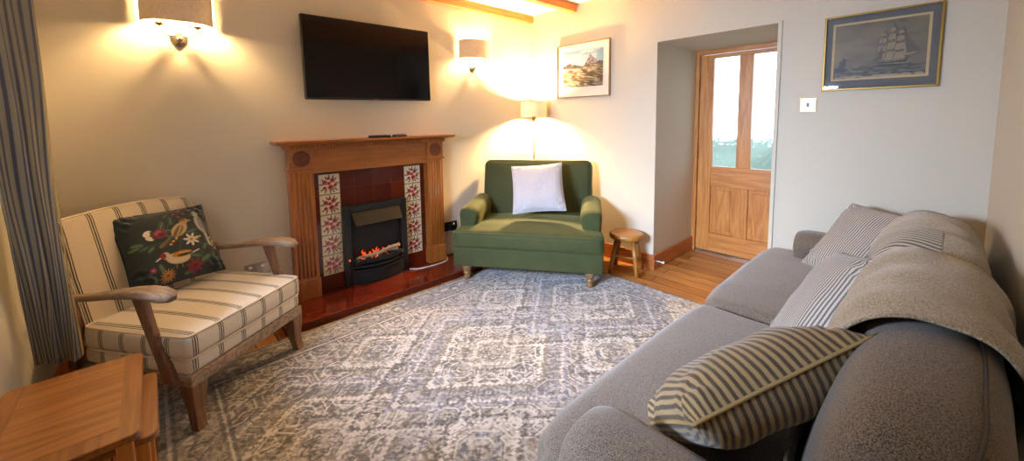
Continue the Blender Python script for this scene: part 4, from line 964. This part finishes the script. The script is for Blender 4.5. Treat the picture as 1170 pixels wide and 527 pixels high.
# ------------------------------------------------------------------ the long sofa
SY0, SY1 = -2.56, -.13
so_ = thing('sofa', 'long grey taupe fabric sofa along the right hand wall', 'sofa', (0, 0, 0))
MB().box((2.38, SY0+.06, .14), (3.22, SY1-.06, .30)).build('base', m_sofa, so_, bevel=.02, seg=4)
for x in (2.42, 3.16):
    for y in (SY0+.1, SY1-.1): turned_leg(x, y, .15, .0102 if x < 2.5 and y < -.4 else 0).build('leg', m_legwood, so_, smooth=True)
def scush(yc, hl, wing):
    def fn(o, p):
        x, y, z = o; k = max(0, min(1, (p[0]+.62)/.25)); k = k*k*(3-2*k)
        if wing*y > 0: y = y*(1-.17*k)
        if p[0] < 0: x += .05*abs(p[1])**9*(-p[0])
        return (x, y, z)
    o = MB().rbox((.355, hl, .088), .060, 18, c=(2.690, yc, .385), puff=(.012, .0, .022), fn=fn, wr=.004).build('seat_cushion', m_sofa, so_, smooth=True)
    MB().tube([(2.340-.0, yc-hl+.04+(2*hl-.08)*k/30, .327) for k in range(31)], .003, 6).build('seam', m_sofaseam, o, smooth=True); return o
scush(-1.868, .578, -1); scush(-.715, .565, 1)
for yc, s in ((-2.410, -1), (-.270, 1)):
    # local roll arm built along x, front at x = 2.47
    secs = arm_mesh(1, .635, .28, 2.52, 3.19, yc, .118, lift=.0)
    secs = [[(y, x, z) for x, y, z in q] for q in secs]
    a = MB().loft([q[::-1] for q in secs]).build('arm', m_sofa, so_, smooth=True, sub=2)
    sm = [Vector(p) for p in [(q[0]-.0, q[1], q[2]) for q in secs[4]]]
    pr_ = [(-.62, .35), (-.70, .55), (-1.0, .68), (-1.08, .82), (-.85, .95), (-.35, 1.0), (.25, 1.0), (.70, .95), (.92, .84), (.88, .70), (.70, .55)]
MB().box((3.17, SY0+.12, .14), (3.235, SY1-.12, .70)).build('back_frame', m_sofa, so_, bevel=.02, seg=4)
# back cushions from one profile so that throws can follow it
BC = Vector((3.050, 0, .628)); BA, BB, BT = .138, .258, radians(9)
def bprof(t, grow=0., sc=1.):
    """t in turns: 0 = front bottom, .5 = top, 1 = back bottom"""
    a = -pi/2-2*pi*t*.5*1.0 if False else pi*1.5-2*pi*(t*1.0)   # start at the bottom, go to the front, top, back
    ca, sa = cos(a), sin(a); e = 2/2.7
    x = (BA*sc+grow)*(abs(ca)**e)*(1 if ca > 0 else -1); z = (BB*sc+grow)*(abs(sa)**e)*(1 if sa > 0 else -1)
    return BC.x+x*cos(BT)+z*sin(BT), BC.z+z*cos(BT)-x*sin(BT)
def bcush(y0, y1, seed):
    m = MB(); yc, hl = (y0+y1)/2, (y1-y0)/2
    def fn(u, v):
        a = (v-.5)*pi; s_ = sin(a); c_ = cos(a); e = abs(c_)**.42; y = yc+hl*(abs(s_)**.8)*(1 if s_ > 0 else -1)
        x, z = bprof(u, 0, 1); x = BC.x+(x-BC.x)*(.25+.75*e) if e < 1 else x; z = BC.z+(z-BC.z)*(.45+.55*e)
        n_ = noise.noise_vector(Vector((x*6, y*6, z*6+seed)))*.006; return (x+n_.x, y+n_.y*.3, z+n_.z)
    m.grid(fn, 48, 40, closeu=True)
    o = m.build('back_cushion', m_sofa, so_, smooth=True)
    MB().tube([Vector(fn(.56, .08+.84*k/40))+Vector((.0, 0, .002)) for k in range(41)], .003, 6).build('seam', m_sofaseam, o, smooth=True); return o
bcush(-2.36, -1.32, 1); bcush(-1.33, -.30, 5)

# ------------------------------------------------------------------ throws over the sofa back
def dip(y): return .045*math.exp(-((y+1.325)/.06)**2)
def throw(name, lab, y0, y1, t0, t1, off, seed, skew=0., st=None):
    """cloth following the back cushions, t0 and t1 in turns along the profile"""
    def fn(u, v, ex=0):
        t = t0+(t1-t0)*u; y = y0+(y1-y0)*v+skew*(u-.5)+.02*noise.noise(Vector((u*3, v*2, seed)))
        g = off+ex+.010*noise.noise(Vector((u*5, v*4, seed+3)))+.006*sin(v*22+u*4+seed)*(.4+.6*u)
        x, z = bprof(min(t, .80), max(.004, g+.006))
        if t > .80: z -= (t-.80)*1.5; x = min(x+.02, 3.245)
        x = min(x, 3.25); z -= dip(y)*.8 if t > .2 else 0
        if t < .13: x += -.0
        return (x, y, z)
    m = MB(); m.grid(fn, 70, 60, uvfn=lambda u, v: (v*(y1-y0), u*.9))
    o = m.build(name, m_throw, None, smooth=True); tag(o, lab, 'throw', 'throws over the sofa back')
    sd_ = o.modifiers.new('thick', 'SOLIDIFY'); sd_.thickness = .007; sd_.offset = 1
    for vv in (0., 1.): MB().tube([Vector(fn(k/60, vv, .004)) for k in range(61)], .0045, 6).build('hem', m_throw, o, smooth=True)
    if st:
        s2 = MB(); ua, ub, va, vb = st; s2.grid(lambda u, v: fn(ua+(ub-ua)*u, va+(vb-va)*v, .0095), 40, 30, uvfn=lambda u, v: (v*(vb-va)*(y1-y0)+u*.10, u)); s2.build('striped_band', m_throwst, o, smooth=True)
    return o
throw('throw_blanket', 'beige knitted throw with striped band over the far end of the sofa back', -1.50, -.76, .20, .92, .010, 2, skew=-.05, st=(.02, .42, .24, .60))
throw('throw_blanket', 'beige knitted throw over the near part of the sofa back', -2.00, -1.30, .16, .95, .020, 9, skew=.22)
